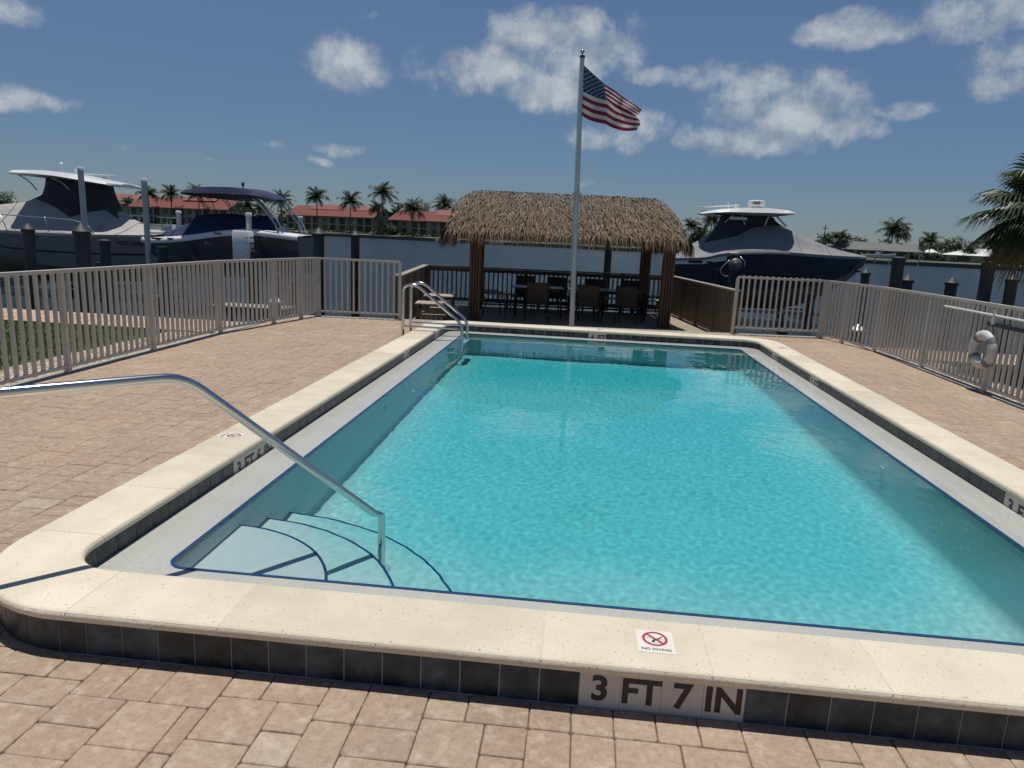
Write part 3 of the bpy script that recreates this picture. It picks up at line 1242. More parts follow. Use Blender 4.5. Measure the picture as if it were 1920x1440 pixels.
# no-diving plaques set in the coping
def plaque(x, y, rot):
    T = Matrix.Translation((x, y, .2012)) @ Matrix.Rotation(rot, 4, 'Z')
    mb = MB(T)
    mb.box(-.072, .072, -.078, .078, -.004, .0006)
    pl = mb.build('no_diving_plaque', 'signwhite', pool)
    RECEIVERS.append(pl)
    mb = MB(T @ Matrix.Translation((0, .018, .0009)))
    N = 36
    o_ = [(.050 * math.cos(2 * PI * k / N), .050 * math.sin(2 * PI * k / N), .0006) for k in range(N)]
    i_ = [(.0395 * math.cos(2 * PI * k / N), .0395 * math.sin(2 * PI * k / N), .0006) for k in range(N)]
    mb.loft([o_, i_], True, (False, False))
    c, s = math.cos(-PI / 4), math.sin(-PI / 4)
    bar = [(c * a - s * b_, s * a + c * b_, .0009) for a, b_ in ((-.0405, -.005), (.0405, -.005), (.0405, .005), (-.0405, .005))]
    mb.add(bar, [(0, 1, 2, 3)])
    RECEIVERS.append(mb.build('prohibition_ring', 'signred', pl))
    mb = MB(T @ Matrix.Translation((0, .018, .0009)))

    def blob(pts):
        mb.add([(a, b_, .0003) for a, b_ in pts], [tuple(range(len(pts)))])

    # diver entering the water head first: legs up right, arms down, surface line
    blob([(.004, -.001), (.030, .021), (.032, .018), (.010, -.006)])
    blob([(-.008, -.006), (.006, .001), (.012, -.006), (-.002, -.014)])
    blob([(-.008, -.008), (-.001, -.010), (-.004, -.026), (-.008, -.026)])
    N = 10
    blob([(-.009 + .0055 * math.cos(2 * PI * k / N), -.018 + .0055 * math.sin(2 * PI * k / N)) for k in range(N)])
    blob([(-.035, .0045), (-.006, .0015), (-.006, .0), (-.035, .003)])
    blob([(.012, .001), (.036, -.003), (.036, -.0045), (.012, -.0005)])
    blob([(-.030, -.0262), (.028, -.0262), (.028, -.0275), (-.030, -.0275)])
    RECEIVERS.append(mb.build('diver_symbol', 'black', pl))
    RECEIVERS.append(text_obj('lettering', 'NO DIVING', .0215, T @ Matrix.Translation((0, -.056, .0009)), 'black', pl, bold=.0004, depth=.0002, sx=1.02))


plaque(3.008, .19, 0)
plaque(.135, 2.43, -PI / 2)
plaque(5.86, 2.3, PI / 2)
plaque(5.86, 9.0, PI / 2)
plaque(3.0, 10.02, PI)

# water
GX, GYn = 280, 530
wx0, wx1, wy0, wy1 = BX0 - .003, BX1 + .003, BY0 - .003, BY1 + .003
vs, tint = [], []
for j in range(GYn + 1):
    y = wy0 + (wy1 - wy0) * j / GYn
    for i in range(GX + 1):
        x = wx0 + (wx1 - wx0) * i / GX
        e = min(x - BX0, BX1 - x, y - BY0, BY1 - y)
        k = min(1, max(0, e / .12))
        k = .35 + .65 * k * k * (3 - 2 * k)
        h = .00042 * noise.noise(Vector((x * 10 + .35 * y, y * 9, 0))) + .00028 * noise.noise(Vector((x * 21, y * 19, 7))) \
            + .0013 * noise.noise(Vector((x * 1.9, y * 2.6, 3)))
        vs.append((x, y, ZS + h * k))
        if e < 0:
            dp = .016
        else:
            rd = math.hypot(x - sc[0], y - sc[1])
            dp = ZS - floor_z(y)
            for r_, z_ in STEPS:
                if rd < r_:
                    dp = ZS - z_
                    break
            q_ = min(1, e / .75)
            dp *= .35 + .65 * q_ * q_ * (3 - 2 * q_)   # beside a wall the eye looks through shallower water
        tint.append(dp)
fs = [(j * (GX + 1) + i, j * (GX + 1) + i + 1, (j + 1) * (GX + 1) + i + 1, (j + 1) * (GX + 1) + i) for j in range(GYn) for i in range(GX)]
# the colour of a column of water follows its depth, averaged over a few cells
import numpy as np
tt = np.array(tint).reshape(GYn + 1, GX + 1)
for _ in range(10):
    tp = np.pad(tt, 1, mode='edge')
    tt = (tp[:-2, 1:-1] + tp[2:, 1:-1] + tp[1:-1, :-2] + tp[1:-1, 2:] + tp[1:-1, 1:-1]) / 5
colw = np.ones((tt.size, 4), dtype=np.float32)
for c, kk in enumerate((.60, .045, .018)):
    colw[:, c] = np.exp(-kk * tt.ravel() * 1.25)
me = bpy.data.meshes.new('pool_water')
me.from_pydata(vs, [], fs)
me.materials.append(M_['poolwater'])
ca = me.attributes.new('tint', 'FLOAT_COLOR', 'POINT')
ca.data.foreach_set('color', colw.ravel())
me.shade_smooth()
water = link('pool_water', me, None, 'structure')
water.cycles.is_caustics_caster = True

# ------------------------------------------------------------------ handrail by the steps
def fillet(pts, r, n=6):
    """polyline with rounded corners"""
    pts = [Vector(p) for p in pts]
    out = [pts[0]]
    for a, b_, c in zip(pts[:-2], pts[1:-1], pts[2:]):
        d0, d1 = (a - b_).normalized(), (c - b_).normalized()
        rr = min(r, (a - b_).length * .49, (c - b_).length * .49)
        p0, p1 = b_ + d0 * rr, b_ + d1 * rr
        for k in range(n + 1):
            t_ = k / n
            out.append(p0 * (1 - t_) ** 2 + b_ * 2 * t_ * (1 - t_) + p1 * t_ * t_)
    out.append(pts[-1])
    return out


hr = thing('handrail', 'polished steel handrail sloping down to the round entry steps', 'handrail', (1.51, 1.545, 0))
mb = MB()
ux, uy = -.690, -.724
b0 = Vector((.775, .76, 1.01))
mb.tube(fillet([(1.52, 1.555, -.74), (1.52, 1.555, .045), (1.49, 1.52, .065), b0, b0 + Vector((ux, uy, 0)) * 1.55, b0 + Vector((ux * 1.55, uy * 1.55, -1.02))], .11, 8), .0235, 14)
RECEIVERS.append(mb.build('rail_tube', 'steel', hr, smooth=True, angle=50))
mb = MB()
mb.lathe([(.024, .028), (.036, .026), (.066, .008), (.07, 0)], (1.51, 1.545, -.739), 24, cap=(False, False))
RECEIVERS.append(mb.build('base_plate', 'plastic', hr, smooth=True, angle=40))
pe = b0 + Vector((ux * 1.55, uy * 1.55, 0))
mb = MB()
mb.lathe([(.024, .026), (.036, .024), (.066, .008), (.07, 0)], (pe.x, pe.y, .001), 24, cap=(False, False))
mb.build('base_plate', 'steel', hr, smooth=True, angle=40)

# ------------------------------------------------------------------ ladder at the far left corner
ld = thing('pool_ladder', 'chromed pool ladder with two arched grab rails at the far left corner', 'pool ladder', (0, 8.9, 0))
for y in (8.62, 9.14):
    mb = MB()
    mb.tube(fillet([(-.16, y, -.02), (-.16, y, .90), (.05, y, .92), (.80, y, .33), (.80, y, -.75)], .13, 7), .0235, 12)
    mb.tube([(-.16, y, .255), (.80, y, .255)], .016, 8)
    RECEIVERS.append(mb.build('grab_rail', 'steel', ld, smooth=True, angle=50))
    mb = MB()
    mb.lathe([(.0236, .022), (.034, .02), (.062, .006), (.066, 0)], (-.16, y, .001), 18, cap=(False, False))
    mb.build('base_plate', 'steel', ld, smooth=True, angle=40)
for z_ in (-.12, -.40, -.68):
    mb = MB()
    mb.box(.77, .86, 8.645, 9.115, z_ - .015, z_ + .015)
    RECEIVERS.append(mb.build('tread', 'plastic', ld))

for o in RECEIVERS:
    o.cycles.is_caustics_receiver = True

# ================================================================== FENCES
BAR = MB()
BAR.box(-.0165, .0165, -.0165, .0165, 0, 1.045)
bar_me = None


def fence(name, label, pts, posts, zb=.075, pitch=.118, lift=0):
    global bar_me
    f = thing(name, label, 'fence', (pts[0][0], pts[0][1], 0), 'beige picket fences round the pool deck')
    P = [Vector((x, y, 0)) for x, y in pts]
    tot = [0]
    for a, b_ in zip(P[:-1], P[1:]):
        tot.append(tot[-1] + (b_ - a).length)

    def at(s):
        for k in range(len(P) - 1):
            if s <= tot[k + 1] + 1e-6:
                d = (P[k + 1] - P[k]).normalized()
                return P[k] + d * (s - tot[k]), math.atan2(d.y, d.x)
        return P[-1], 0

    def s_of(p):   # arc length of the nearest point
        best = (1e9, 0)
        for k in range(len(P) - 1):
            d = P[k + 1] - P[k]
            t_ = max(0, min(1, (Vector((*p, 0)) - P[k]).dot(d) / d.length_squared))
            q = P[k] + d * t_
            best = min(best, ((q - Vector((*p, 0))).length, tot[k] + t_ * d.length))
        return best[1]

    for a, b_ in zip(P[:-1], P[1:]):
        mb = MB()
        mb.bar(a + Vector((0, 0, 1.137)), b_ + Vector((0, 0, 1.137)), .060, .040)
        mb.build('top_rail', 'fence', f)
        mb = MB()
        mb.bar(a + Vector((0, 0, zb)), b_ + Vector((0, 0, zb)), .036, .036)
        mb.build('bottom_rail', 'fence', f)
    ps = sorted(s_of(p) for p in posts)
    for s in ps:
        p, a = at(s)
        mb = MB(Matrix.Translation(p) @ Matrix.Rotation(a, 4, 'Z'))
        mb.box(-.0275, .0275, -.0275, .0275, -.04, 1.116)
        mb.box(-.034, .034, -.034, .034, .0, .02)
        mb.build('post', 'fence', f)
    for a, b_ in zip(ps[:-1], ps[1:]):
        n = max(1, round((b_ - a) / pitch))
        for k in range(1, n):
            p, an = at(a + (b_ - a) * k / n)
            if bar_me is None:
                o = BAR.build('picket', 'fence', f)
                bar_me = o.data
            else:
                o = link('picket', bar_me, f)
            o.location = (p.x, p.y, zb)
            o.rotation_euler = (0, 0, an)
    return f


fence('picket_fence', 'long beige metal picket fence along the left lawn', [(-3.07, -2.2), (-3.07, 8.4), (-2.58, 11.25)],
      [(-3.07, y) for y in (-2.2, -.4, 1.4, 3.22, 4.93, 6.55, 8.35)] + [(-2.83, 9.8), (-2.68, 10.68), (-2.58, 11.25)])
fence('picket_fence', 'short beige picket fence between the left corner post and the brown boat deck wall', [(-2.58, 11.25), (-.93, 11.38)],
      [(-2.53, 11.254), (-.93, 11.38)], zb=.10)
fence('picket_fence', 'short beige picket fence below the navy boat right of the hut', [(5.72, 12.12), (7.5, 12.28)],
      [(5.72, 12.12), (7.45, 12.276)], zb=.13)
fence('picket_fence', 'long beige metal picket fence at right with the life ring hung on it', [(7.5, 12.28), (7.90, 10.65), (7.97, 9.0), (7.97, -2.2)],
      [(7.5, 12.28), (7.66, 11.6), (7.90, 10.65), (7.97, 9.0), (7.97, 7.25), (7.97, 5.45), (7.97, 3.65), (7.97, 1.85), (7.97, 0), (7.97, -2.2)])

# life ring, its hanger and the reaching pole on the fence
lr = thing('life_ring', 'white life ring with grey bands hanging on the right fence', 'life ring', (7.90, 7.28, .56))
mb = MB()
T = Matrix.Translation((7.885, 7.28, .56)) @ Matrix.Rotation(R(6), 4, 'X') @ Matrix.Rotation(PI / 2, 4, 'Y') @ Matrix.Rotation(R(-6), 4, 'X')


def torus(Tm, R1, r1, a0, a1, n, m=12, sq=1.25):
    mb = MB(Tm)
    rings = []
    for k in range(n + 1):
        a = a0 + (a1 - a0) * k / n
        rings.append([((R1 + r1 * math.cos(2 * PI * q / m)) * math.cos(a), (R1 + r1 * math.cos(2 * PI * q / m)) * math.sin(a), r1 * .8 * math.sin(2 * PI * q / m)) for q in range(m)])
    full = abs(a1 - a0 - 2 * PI) < 1e-3
    mb.loft(rings, True, (not full, not full))
    return mb


torus(T, .185, .067, 0, 2 * PI, 48).build('ring_body', 'ring', lr, smooth=True)
for k in range(4):
    a = PI / 4 + k * PI / 2
    torus(T, .185, .0715, a - .17, a + .17, 6).build('grey_band', 'ringband', lr, smooth=True, angle=50)
mb = MB()
mb.tube([(7.9, 7.47, .66), (7.93, 7.27, .93), (7.9, 7.09, .70)], .007, 6)
mb.build('rope', 'rope', lr)
hp = thing('reach_pole', 'thin white rescue pole lying along the right fence above the life ring', 'rescue pole', (7.92, 7.2, 1.0))
mb = MB()
mb.tube([(7.925, 8.5, 1.015), (7.925, 3.4, 1.0)], .016, 10)
mb.build('tube', 'plastic', hp, smooth=True, angle=50)
for y in (7.2, 4.6):
    mb = MB()
    mb.box(7.895, 7.955, y - .03, y + .03, .90, .985)
    mb.box(7.895, 7.91, y - .012, y + .012, .985, 1.08)
    mb.build('bracket', 'plastic', hp)
mb = MB()
mb.bar((7.93, 7.35, .90), (7.93, 5.0, .875), .03, .045)
tag(mb.build('hook_bar', 'rope'), 'dark blue hook bar strapped along the right fence under the white pole', 'hook bar')

# ================================================================== FLAGPOLE AND FLAG
fpx, fpy = 2.50, 11.5
fp = thing('flagpole', 'tall silver flagpole at the far end of the pool, before the thatched hut', 'flagpole', (fpx, fpy, 0))
lean = Vector((-.022, .004, 1))


def fpt(z_):
    return Vector((fpx, fpy, 0)) + lean * z_


mb = MB()
mb.tube([fpt(0), fpt(2.56)], .050, 16)
mb.build('lower_section', 'pole', fp, smooth=True, angle=50)
mb = MB()
mb.tube([fpt(2.56), fpt(5.0)], [.046, .040], 16)
mb.build('upper_section', 'pole', fp, smooth=True, angle=50)
mb = MB()
mb.tube([fpt(2.50), fpt(2.565)], .060, 16)
mb.tube([fpt(2.565), fpt(2.59)], .085, 16)
mb.build('collar', 'alu', fp, smooth=True, angle=50)
mb = MB()
mb.tube([fpt(4.98), fpt(5.02)], .05, 14)
mb.build('truck_cap', 'pilecap', fp, smooth=True, angle=50)
mb = MB(Matrix.Translation(fpt(5.09)))
mb.lathe([(.008, -.07), (.008, -.036)] + [(.038 * math.sin(PI * k / 10), -.038 * math.cos(PI * k / 10)) for k in range(1, 11)], n=16)
mb.build('finial_ball', 'gold', fp, smooth=True)
mb = MB()
mb.tube([fpt(.0) + Vector((-.075, -.03, .75)), fpt(1.2) + Vector((-.058, -.02, 0)), fpt(4.9) + Vector((-.052, -.01, 0))], .004, 5)
mb.build('halyard', 'wpole', fp)
mb = MB()
mb.box(fpx - .10, fpx - .04, fpy - .04, fpy - .01, .78, .80)
mb.build('cleat', 'alu', fp)

# flag: cloth grid, u along the fly, v down the hoist
fl = thing('american_flag', 'red white and blue flag with stars and stripes, flying from the silver flagpole', 'flag', fpt(4.85))
SC = 13.9 / FPX


def flag_pt(u, v):
    """picture-free cloth shape in metres: x along the fly, z up from the top of the hoist, y towards the viewer"""
    K = {0.0: [(0, 0), (-.03, -.46), (-.06, -.88)], 0.42: [(.43, -.33), (.49, -.62), (.50, -1.07)], 1.0: [(1.19, -.78), (1.07, -.93), (1.10, -1.18)]}
    def lerp(a, b_, t_):
        return (a[0] + (b_[0] - a[0]) * t_, a[1] + (b_[1] - a[1]) * t_)
    def col(us):
        a, b_, c = K[us]
        return lerp(a, b_, v / .5385) if v < .5385 else lerp(b_, c, (v - .5385) / .4615)
    if u < .42:
        x, z_ = lerp(col(0.0), col(.42), u / .42)
    else:
        t_ = (u - .42) / .58
        x, z_ = lerp(col(.42), col(1.0), t_)
        z_ -= .05 * math.sin(PI * t_) * (1 if v > .5 else .3)
        if v > .5385:      # lower half sweeps out under the fold
            x += .10 * t_ * math.sin(PI * (v - .5385) / .4615) * (1 - .3 * v)
    z_ -= .05 * math.sin(PI * min(1, u / .42)) * v * (1 if u < .42 else 0)
    y = .045 * math.sin(7.5 * u - 3 * v) * min(1, u * 3) + .02 * math.sin(19 * u + 5 * v) * min(1, u * 2)
    y -= .16 * max(0, u - .42) * (1 - min(1, abs(v - .5385) / .5))
    return Vector((x * .94, y, z_ * .94))


nu, nv = 64, 52
grid = [[flag_pt(i / nu, j / nv) + fpt(4.85) + Vector((.035, -.02, 0)) for i in range(nu + 1)] for j in range(nv + 1)]


def strip(mb, i0, i1, j0, j1, dy=0):
    vs = [grid[j][i] + Vector((0, dy, 0)) for j in range(j0, j1 + 1) for i in range(i0, i1 + 1)]
    n = i1 - i0 + 1
    fs = [(a * n + b_, a * n + b_ + 1, (a + 1) * n + b_ + 1, (a + 1) * n + b_) for a in range(j1 - j0) for b_ in range(i1 - i0)]
    mb.add(vs, fs)


iu = 26
for k in range(13):
    mb = MB()
    strip(mb, iu if k < 7 else 0, nu, k * 4, k * 4 + 4)
    mb.build('stripe', 'flagred' if k % 2 == 0 else 'flagwhite', fl, smooth=True)
mb = MB()
strip(mb, 0, iu, 0, 28)
cant = mb.build('canton', 'flagblue', fl, smooth=True)
for side in (-.004, .004):
    mb = MB()
    for r_ in range(9):
        for c in range(6 if r_ % 2 == 0 else 5):
            uu = .42 * (.083 + c * .1667 + (0 if r_ % 2 == 0 else .0833))
            vv = .5385 * (.1 + r_ * .1)
            pts = []
            for k in range(10):
                a = PI / 2 + k * PI / 5
                rr = .030 if k % 2 == 0 else .0125
                pts.append(flag_pt(uu + rr * math.cos(a) / 1.45, vv - rr * math.sin(a)) + fpt(4.85) + Vector((.035, -.02 + side, 0)))
            cc = flag_pt(uu, vv) + fpt(4.85) + Vector((.035, -.02 + side, 0))
            mb.add([cc] + pts, [(0, k + 1, (k + 1) % 10 + 1) for k in range(10)])
    mb.build('star_pattern', 'flagwhite', cant, kind='stuff')

# ================================================================== HUT DECK
ZD = -.20
DL, DR, DF, DB = -3.70, 3.35, -3.55, 1.95
mb = MB(HM)
mb.box(DL, DR, DF - .03, DB, ZD - .25, ZD)
mb.build('hut_floor', 'deckconc', kind='structure')


def board_wall(label, u0, v0, u1, v1, group=None):
    """solid panel rail: posts, upright boards, a cap board"""
    wl = thing('panel_rail', label, 'deck wall', H(u0, v0, ZD), group)
    a, b_ = Vector((u0, v0, 0)), Vector((u1, v1, 0))
    d = (b_ - a).normalized()
    Ln = (b_ - a).length
    n = round(Ln / .19)
    for k in range(n):
        p, q = a + d * (Ln * k / n + .004), a + d * (Ln * (k + 1) / n - .004)
        mb = MB(HM)
        mb.bar((p.x, p.y, .365), (q.x, q.y, .365), .022, .87)
        mb.build('board', 'wallwood', wl)
    k = 0
    s = 0
    while s < Ln + .01:
        p = a + d * s
        mb = MB(HM)
        mb.bar((p.x, p.y, ZD), (p.x, p.y, .84), .09, .09, up=(d.x, d.y, 0))
        mb.build('post', 'wallwood', wl)
        s += Ln / max(1, round(Ln / 1.25))
    mb = MB(HM)
    mb.bar((a.x, a.y, .856), (b_.x, b_.y, .856), .15, .032)
    mb.build('cap_board', 'capwood', wl)
    mb = MB(HM)
    mb.bar((a.x, a.y, ZD + .10), (b_.x, b_.y, ZD + .10), .05, .09)
    mb.bar((a.x, a.y, .78), (b_.x, b_.y, .78), .05, .10)
    mb.build('rail_board', 'wallwood', wl)


board_wall('brown board wall with pale cap on the left side of the hut deck', DL + .02, DF + .1, DL + .02, DB - .1)
board_wall('brown board wall on the right side of the hut deck beside the navy boat', DR - .19, DF + .1, DR - .28, DB - .1)
# back railing with balusters
br = thing('deck_railing', 'dark wooden baluster railing along the water behind the hut', 'railing', H(-.2, DB - .06, ZD))
for u0, u1 in ((DL + .1, DR - .35),):
    mb = MB(HM)
    mb.bar((u0, DB - .06, .853), (u1, DB - .06, .853), .15, .034)
    mb.build('cap_board', 'deckwood', br)
    mb = MB(HM)
    mb.bar((u0, DB - .06, .775), (u1, DB - .06, .775), .04, .10)
    mb.build('top_rail', 'deckwood', br)
    mb = MB(HM)
    mb.bar((u0, DB - .06, ZD + .17), (u1, DB - .06, ZD + .17), .04, .09)
    mb.build('bottom_rail', 'deckwood', br)
    n = int((u1 - u0) / .125)
    posts = {0, n} | {round(n * k / 5) for k in range(1, 5)}
    bm_ = None
    for k in range(n + 1):
        u = u0 + (u1 - u0) * k / n
        if k in posts:
            mb = MB(HM)
            mb.box(u - .05, u + .05, DB - .15, DB - .085, ZD, .835)
            mb.build('post', 'deckwood', br)
        else:
            if bm_ is None:
                mb = MB(Matrix.Rotation(TH, 4, 'Z'))
                mb.box(-.02, .02, -.02, .02, ZD + .17, .775)
                o = mb.build('baluster', 'deckwood', br)
                bm_ = o.data
            else:
                o = link('baluster', bm_, br)
            o.location = H(u, DB - .06, 0)

# ------------------------------------------------------------------ tiki hut
hut = thing('tiki_hut', 'open thatched tiki hut on fluted red-brown posts behind the pool', 'tiki hut', H(0, 0, ZD))
PU, PV = 2.22, 1.32
for u, v in ((-PU, -PV), (PU, -PV), (-PU, PV), (PU, PV)):
    mb = MB(HM)
    mb.box(u - .085, u + .085, v - .085, v + .085, ZD, 1.75)
    core = mb.build('post', 'postgap', hut)
    for sx, sy in ((0, -1), (0, 1), (-1, 0), (1, 0)):
        for k in range(4):
            q = -.09 + .06 * k
            mb = MB(HM)
            cu_, cv_ = (u + q, v + sy * .105) if sy else (u + sx * .105, v + q)
            rr = .0255
            N = 8
            rings = [[(cu_ + rr * math.cos(2 * PI * i / N), cv_ + rr * math.sin(2 * PI * i / N), z_) for i in range(N)] for z_ in (ZD, 1.72)]
            mb.loft(rings)
            mb.build('fluting', 'post', core, smooth=True, angle=60)
EZ, RZ = 1.80, 2.72          # pole plate and ridge pole heights
for v in (-PV, PV):
    mb = MB(HM)
    mb.tube([(-2.7, v, 1.80), (2.6, v, 1.80)], .07, 10)
    mb.build('beam', 'postgap', hut, smooth=True, angle=60)
for u in (-PU, PU):
    mb = MB(HM)
    mb.tube([(u, -1.6, 1.9), (u, 1.6, 1.9)], .06, 10)
    mb.build('beam', 'postgap', hut, smooth=True, angle=60)
mb = MB(HM)
mb.tube([(-2.4, 0, 2.60), (2.35, 0, 2.60)], .06, 10)
mb.build('ridge_pole', 'postgap', hut, smooth=True, angle=60)
for k in range(9):
    u = -2.4 + 4.75 * k / 8
    for sg_ in (-1, 1):
        mb = MB(HM)
        mb.tube([(u, 0, 2.60), (u, sg_ * 1.85, 1.74)], .035, 7)
        mb.build('rafter', 'postgap', hut, smooth=True, angle=60)
# thatch: underlay plus thousands of hanging leaf blades
RU0, RU1, EU0, EU1, EV = -2.58, 2.28, -2.80, 2.40, 1.92
RZT, EZT = 2.72, 1.80


def roof_pt(u_, s, sg_):
    """u_ 0..1 along, s 0 ridge .. 1 eave; slightly convex slope"""
    q = s ** .6
    u = (RU0 + (EU0 - RU0) * q) * (1 - u_) + (RU1 + (EU1 - RU1) * q) * u_
    rnd = max(0, (abs(2 * u_ - 1) - .86) / .14) ** 2      # ends of the ridge round off
    return Vector((u, sg_ * EV * s, RZT + (EZT - RZT) * s + .16 * math.sin(PI * s) * (1 if s < 1 else 0) - .20 * rnd * (1 - s)))


mb = MB(HM)
for sg_ in (-1, 1):
    rings = [[roof_pt(i / 12, s / 8, sg_) - Vector((0, 0, .06)) for i in range(13)] for s in range(9)]
    mb.loft(rings, False, (False, False))
for u_ in (0, 1):
    ring = [roof_pt(u_, s / 8, -1) - Vector((0, 0, .06)) for s in range(8, -1, -1)] + [roof_pt(u_, s / 8, 1) - Vector((0, 0, .06)) for s in range(1, 9)]
    mb.add(ring, [tuple(range(len(ring)))])
mb.build('thatch_lining', 'thatchdark', hut)
rt = random.Random(77)
mb = MB(HM)


def blade(p, d, n, ln, wd, tone, droop, grey=0.0):
    """leaf blade from p along d with surface normal n, bending down"""
    side = d.cross(n).normalized()
    p0 = p
    p1 = p + d * ln * .55 + n * rt.uniform(.0, .03)
    p2 = p + d * ln + n * rt.uniform(-.03, .02) + Vector((0, 0, -droop * ln))
    sw = side * wd
    tw = n * wd * rt.uniform(-.5, .5)
    mb.add([p0 - sw, p0 + sw, p1 + sw + tw, p1 - sw - tw, p2 + tw * .3], [(0, 1, 2, 3), (3, 2, 4)], 1 if rt.random() < grey else 0, tone)


for sg_ in (-1, 1):
    rows = 24
    for r_ in range(rows):
        s = .00 + r_ / (rows - 1) * .97
        n_b = 225
        for k in range(n_b):
            u_ = (k + rt.random()) / n_b
            s_ = min(1, max(0, s + rt.uniform(-.035, .035)))
            p = roof_pt(u_, s_, sg_)
            p2 = roof_pt(u_, min(1, s_ + .05), sg_) if s_ < .95 else p + (p - roof_pt(u_, s_ - .05, sg_))
            d = (p2 - p).normalized()
            n = Vector((0, -d.z * sg_, d.y * sg_)).normalized()
            if n.z < 0:
                n = -n
            d = (d + Vector((rt.gauss(0, .20), 0, 0)) + n * rt.uniform(-.02, .10)).normalized()
            eave = s_ > .86
            ln = rt.uniform(.26, .42) if not eave else rt.uniform(.26, .44)
            blade(p + n * rt.uniform(.0, .05), d, n, ln, rt.uniform(.006, .012), min(1, max(0, rt.gauss(.50, .26))), .45 if eave else .16, .95 - 1.1 * s_)
# end skirts: blades over the rounded gable ends
for u_, e_ in ((0, -1), (1, 1)):
    for r_ in range(15):
        for k in range(120):
            t_ = rt.uniform(-1, 1)
            s = abs(t_)
            base = roof_pt(u_, s, -1 if t_ < 0 else 1)
            low = r_ / 14
            zt = base.z - low * (base.z - EZT + .02)
            p = Vector((base.x + e_ * (.02 + .10 * low ** .7) + rt.uniform(-.02, .02), base.y, zt + rt.uniform(-.02, .05)))
            d = Vector((e_ * rt.uniform(.05, .45), rt.gauss(0, .3), -1)).normalized()
            n = Vector((e_, 0, .2)).normalized()
            blade(p, d, n, rt.uniform(.26, .42), rt.uniform(.009, .016), min(1, max(0, rt.gauss(.42, .24))), .2)
# ridge cover lying across the top
for k in range(620):
    u = rt.uniform(RU0 - .04, RU1 + .04)
    sg_ = rt.choice((-1, 1))
    eu_ = max(0, (abs(2 * (u - RU0) / (RU1 - RU0) - 1) - .86) / .14) ** 2
    p = Vector((u, -sg_ * .05, RZT + .05 - .2 * min(1.4, eu_) + rt.uniform(0, .03)))
    d = Vector((rt.gauss(.35, .5), sg_, rt.uniform(-.42, -.12))).normalized()
    blade(p, d, Vector((0, 0, 1)), rt.uniform(.26, .42), rt.uniform(.007, .013), min(1, max(0, rt.gauss(.62, .22))), .35, .9)
mb.build('thatch', ['thatch', 'thatchgrey'], hut, kind='stuff')

# ------------------------------------------------------------------ patio chairs and tables
def make_chair(label, slingm='sling'):
    c = thing('patio_chair', label, 'patio chair', (0, 0, 0), 'dark patio chairs under the hut')
    fr_ = .014
    mb = MB()
    pts = [(-.235 + .47 * i / 6, -.22 + .46 * j / 6, .40 - .025 * math.sin(PI * j / 6) + .01 * (j / 6)) for j in range(7) for i in range(7)]
    mb.add(pts, [(j * 7 + i, j * 7 + i + 1, j * 7 + i + 8, j * 7 + i + 7) for j in range(6) for i in range(6)])
    mb.build('seat', slingm, c, smooth=True)
    mb = MB()
    pts = [(-.235 + .47 * i / 6, -.22 - .20 * (j / 7) - .02 * math.sin(PI * i / 6), .42 + .47 * j / 7) for j in range(8) for i in range(7)]
    mb.add(pts, [(j * 7 + i, j * 7 + i + 1, j * 7 + i + 8, j * 7 + i + 7) for j in range(7) for i in range(6)])
    mb.build('backrest', slingm, c, smooth=True)
    for s in (-1, 1):
        x = .25 * s
        mb = MB()
        mb.tube(fillet([(x, .25, .40), (x, -.22, .40), (x, -.425, .90), (x * .9, -.43, .905)], .06, 4), fr_, 8)
        mb.build('side_frame', 'chair', c, smooth=True)
        mb = MB()
        mb.tube(fillet([(x * 1.1, .27, 0), (x * 1.1, .20, .63), (x * 1.1, -.30, .64), (x, -.33, .66)], .07, 4), fr_, 8)
        mb.build('armrest', 'chair', c, smooth=True)
        mb = MB()
        mb.tube([(x, -.20, .41), (x * 1.1, -.33, 0)], fr_, 8)
        mb.build('leg', 'chair', c, smooth=True)
    for y, z_ in ((-.425, .90), (.25, .395), (-.22, .40)):
        mb = MB()
        mb.tube([(-.25, y, z_), (.25, y, z_)], fr_, 8)
        mb.build('cross_bar', 'chair', c, smooth=True)
    return c


CH = [(.55, 14.45, -70, 'dark patio chair seen side-on by the left front post of the hut'),
      (1.62, 14.42, 4, 'brown sling patio chair with its back to the pool, left of the flagpole'),
      (2.86, 14.50, -8, 'brown sling patio chair with its back to the pool, just right of the flagpole'),
      (3.80, 14.68, -14, 'brown sling patio chair with its back to the pool, near the right front post'),
      (4.38, 15.25, 62, 'dark patio chair turned sideways at the right end of the right table'),
      (1.12, 16.25, 176, 'dark patio chair facing the pool behind the left table, at its left end'),
      (2.02, 16.35, 185, 'dark patio chair facing the pool behind the left table, near the flagpole'),
      (2.98, 16.35, 178, 'dark patio chair facing the pool behind the right table, just right of the flagpole'),
      (4.02, 16.5, 186, 'dark patio chair facing the pool behind the right table, by the back right post'),
      (2.78, 15.55, -100, 'dark patio chair standing between the two tables')]
ch0 = None
for x, y, a, lb in CH:
    if ch0 is None:
        ch0 = make_chair(lb)
        KEEP = (x, y, a)
    else:
        dup(ch0, (x, y, ZD), R(a), lb)
ch0.location = (KEEP[0], KEEP[1], ZD)
ch0.rotation_euler = (0, 0, R(KEEP[2]))


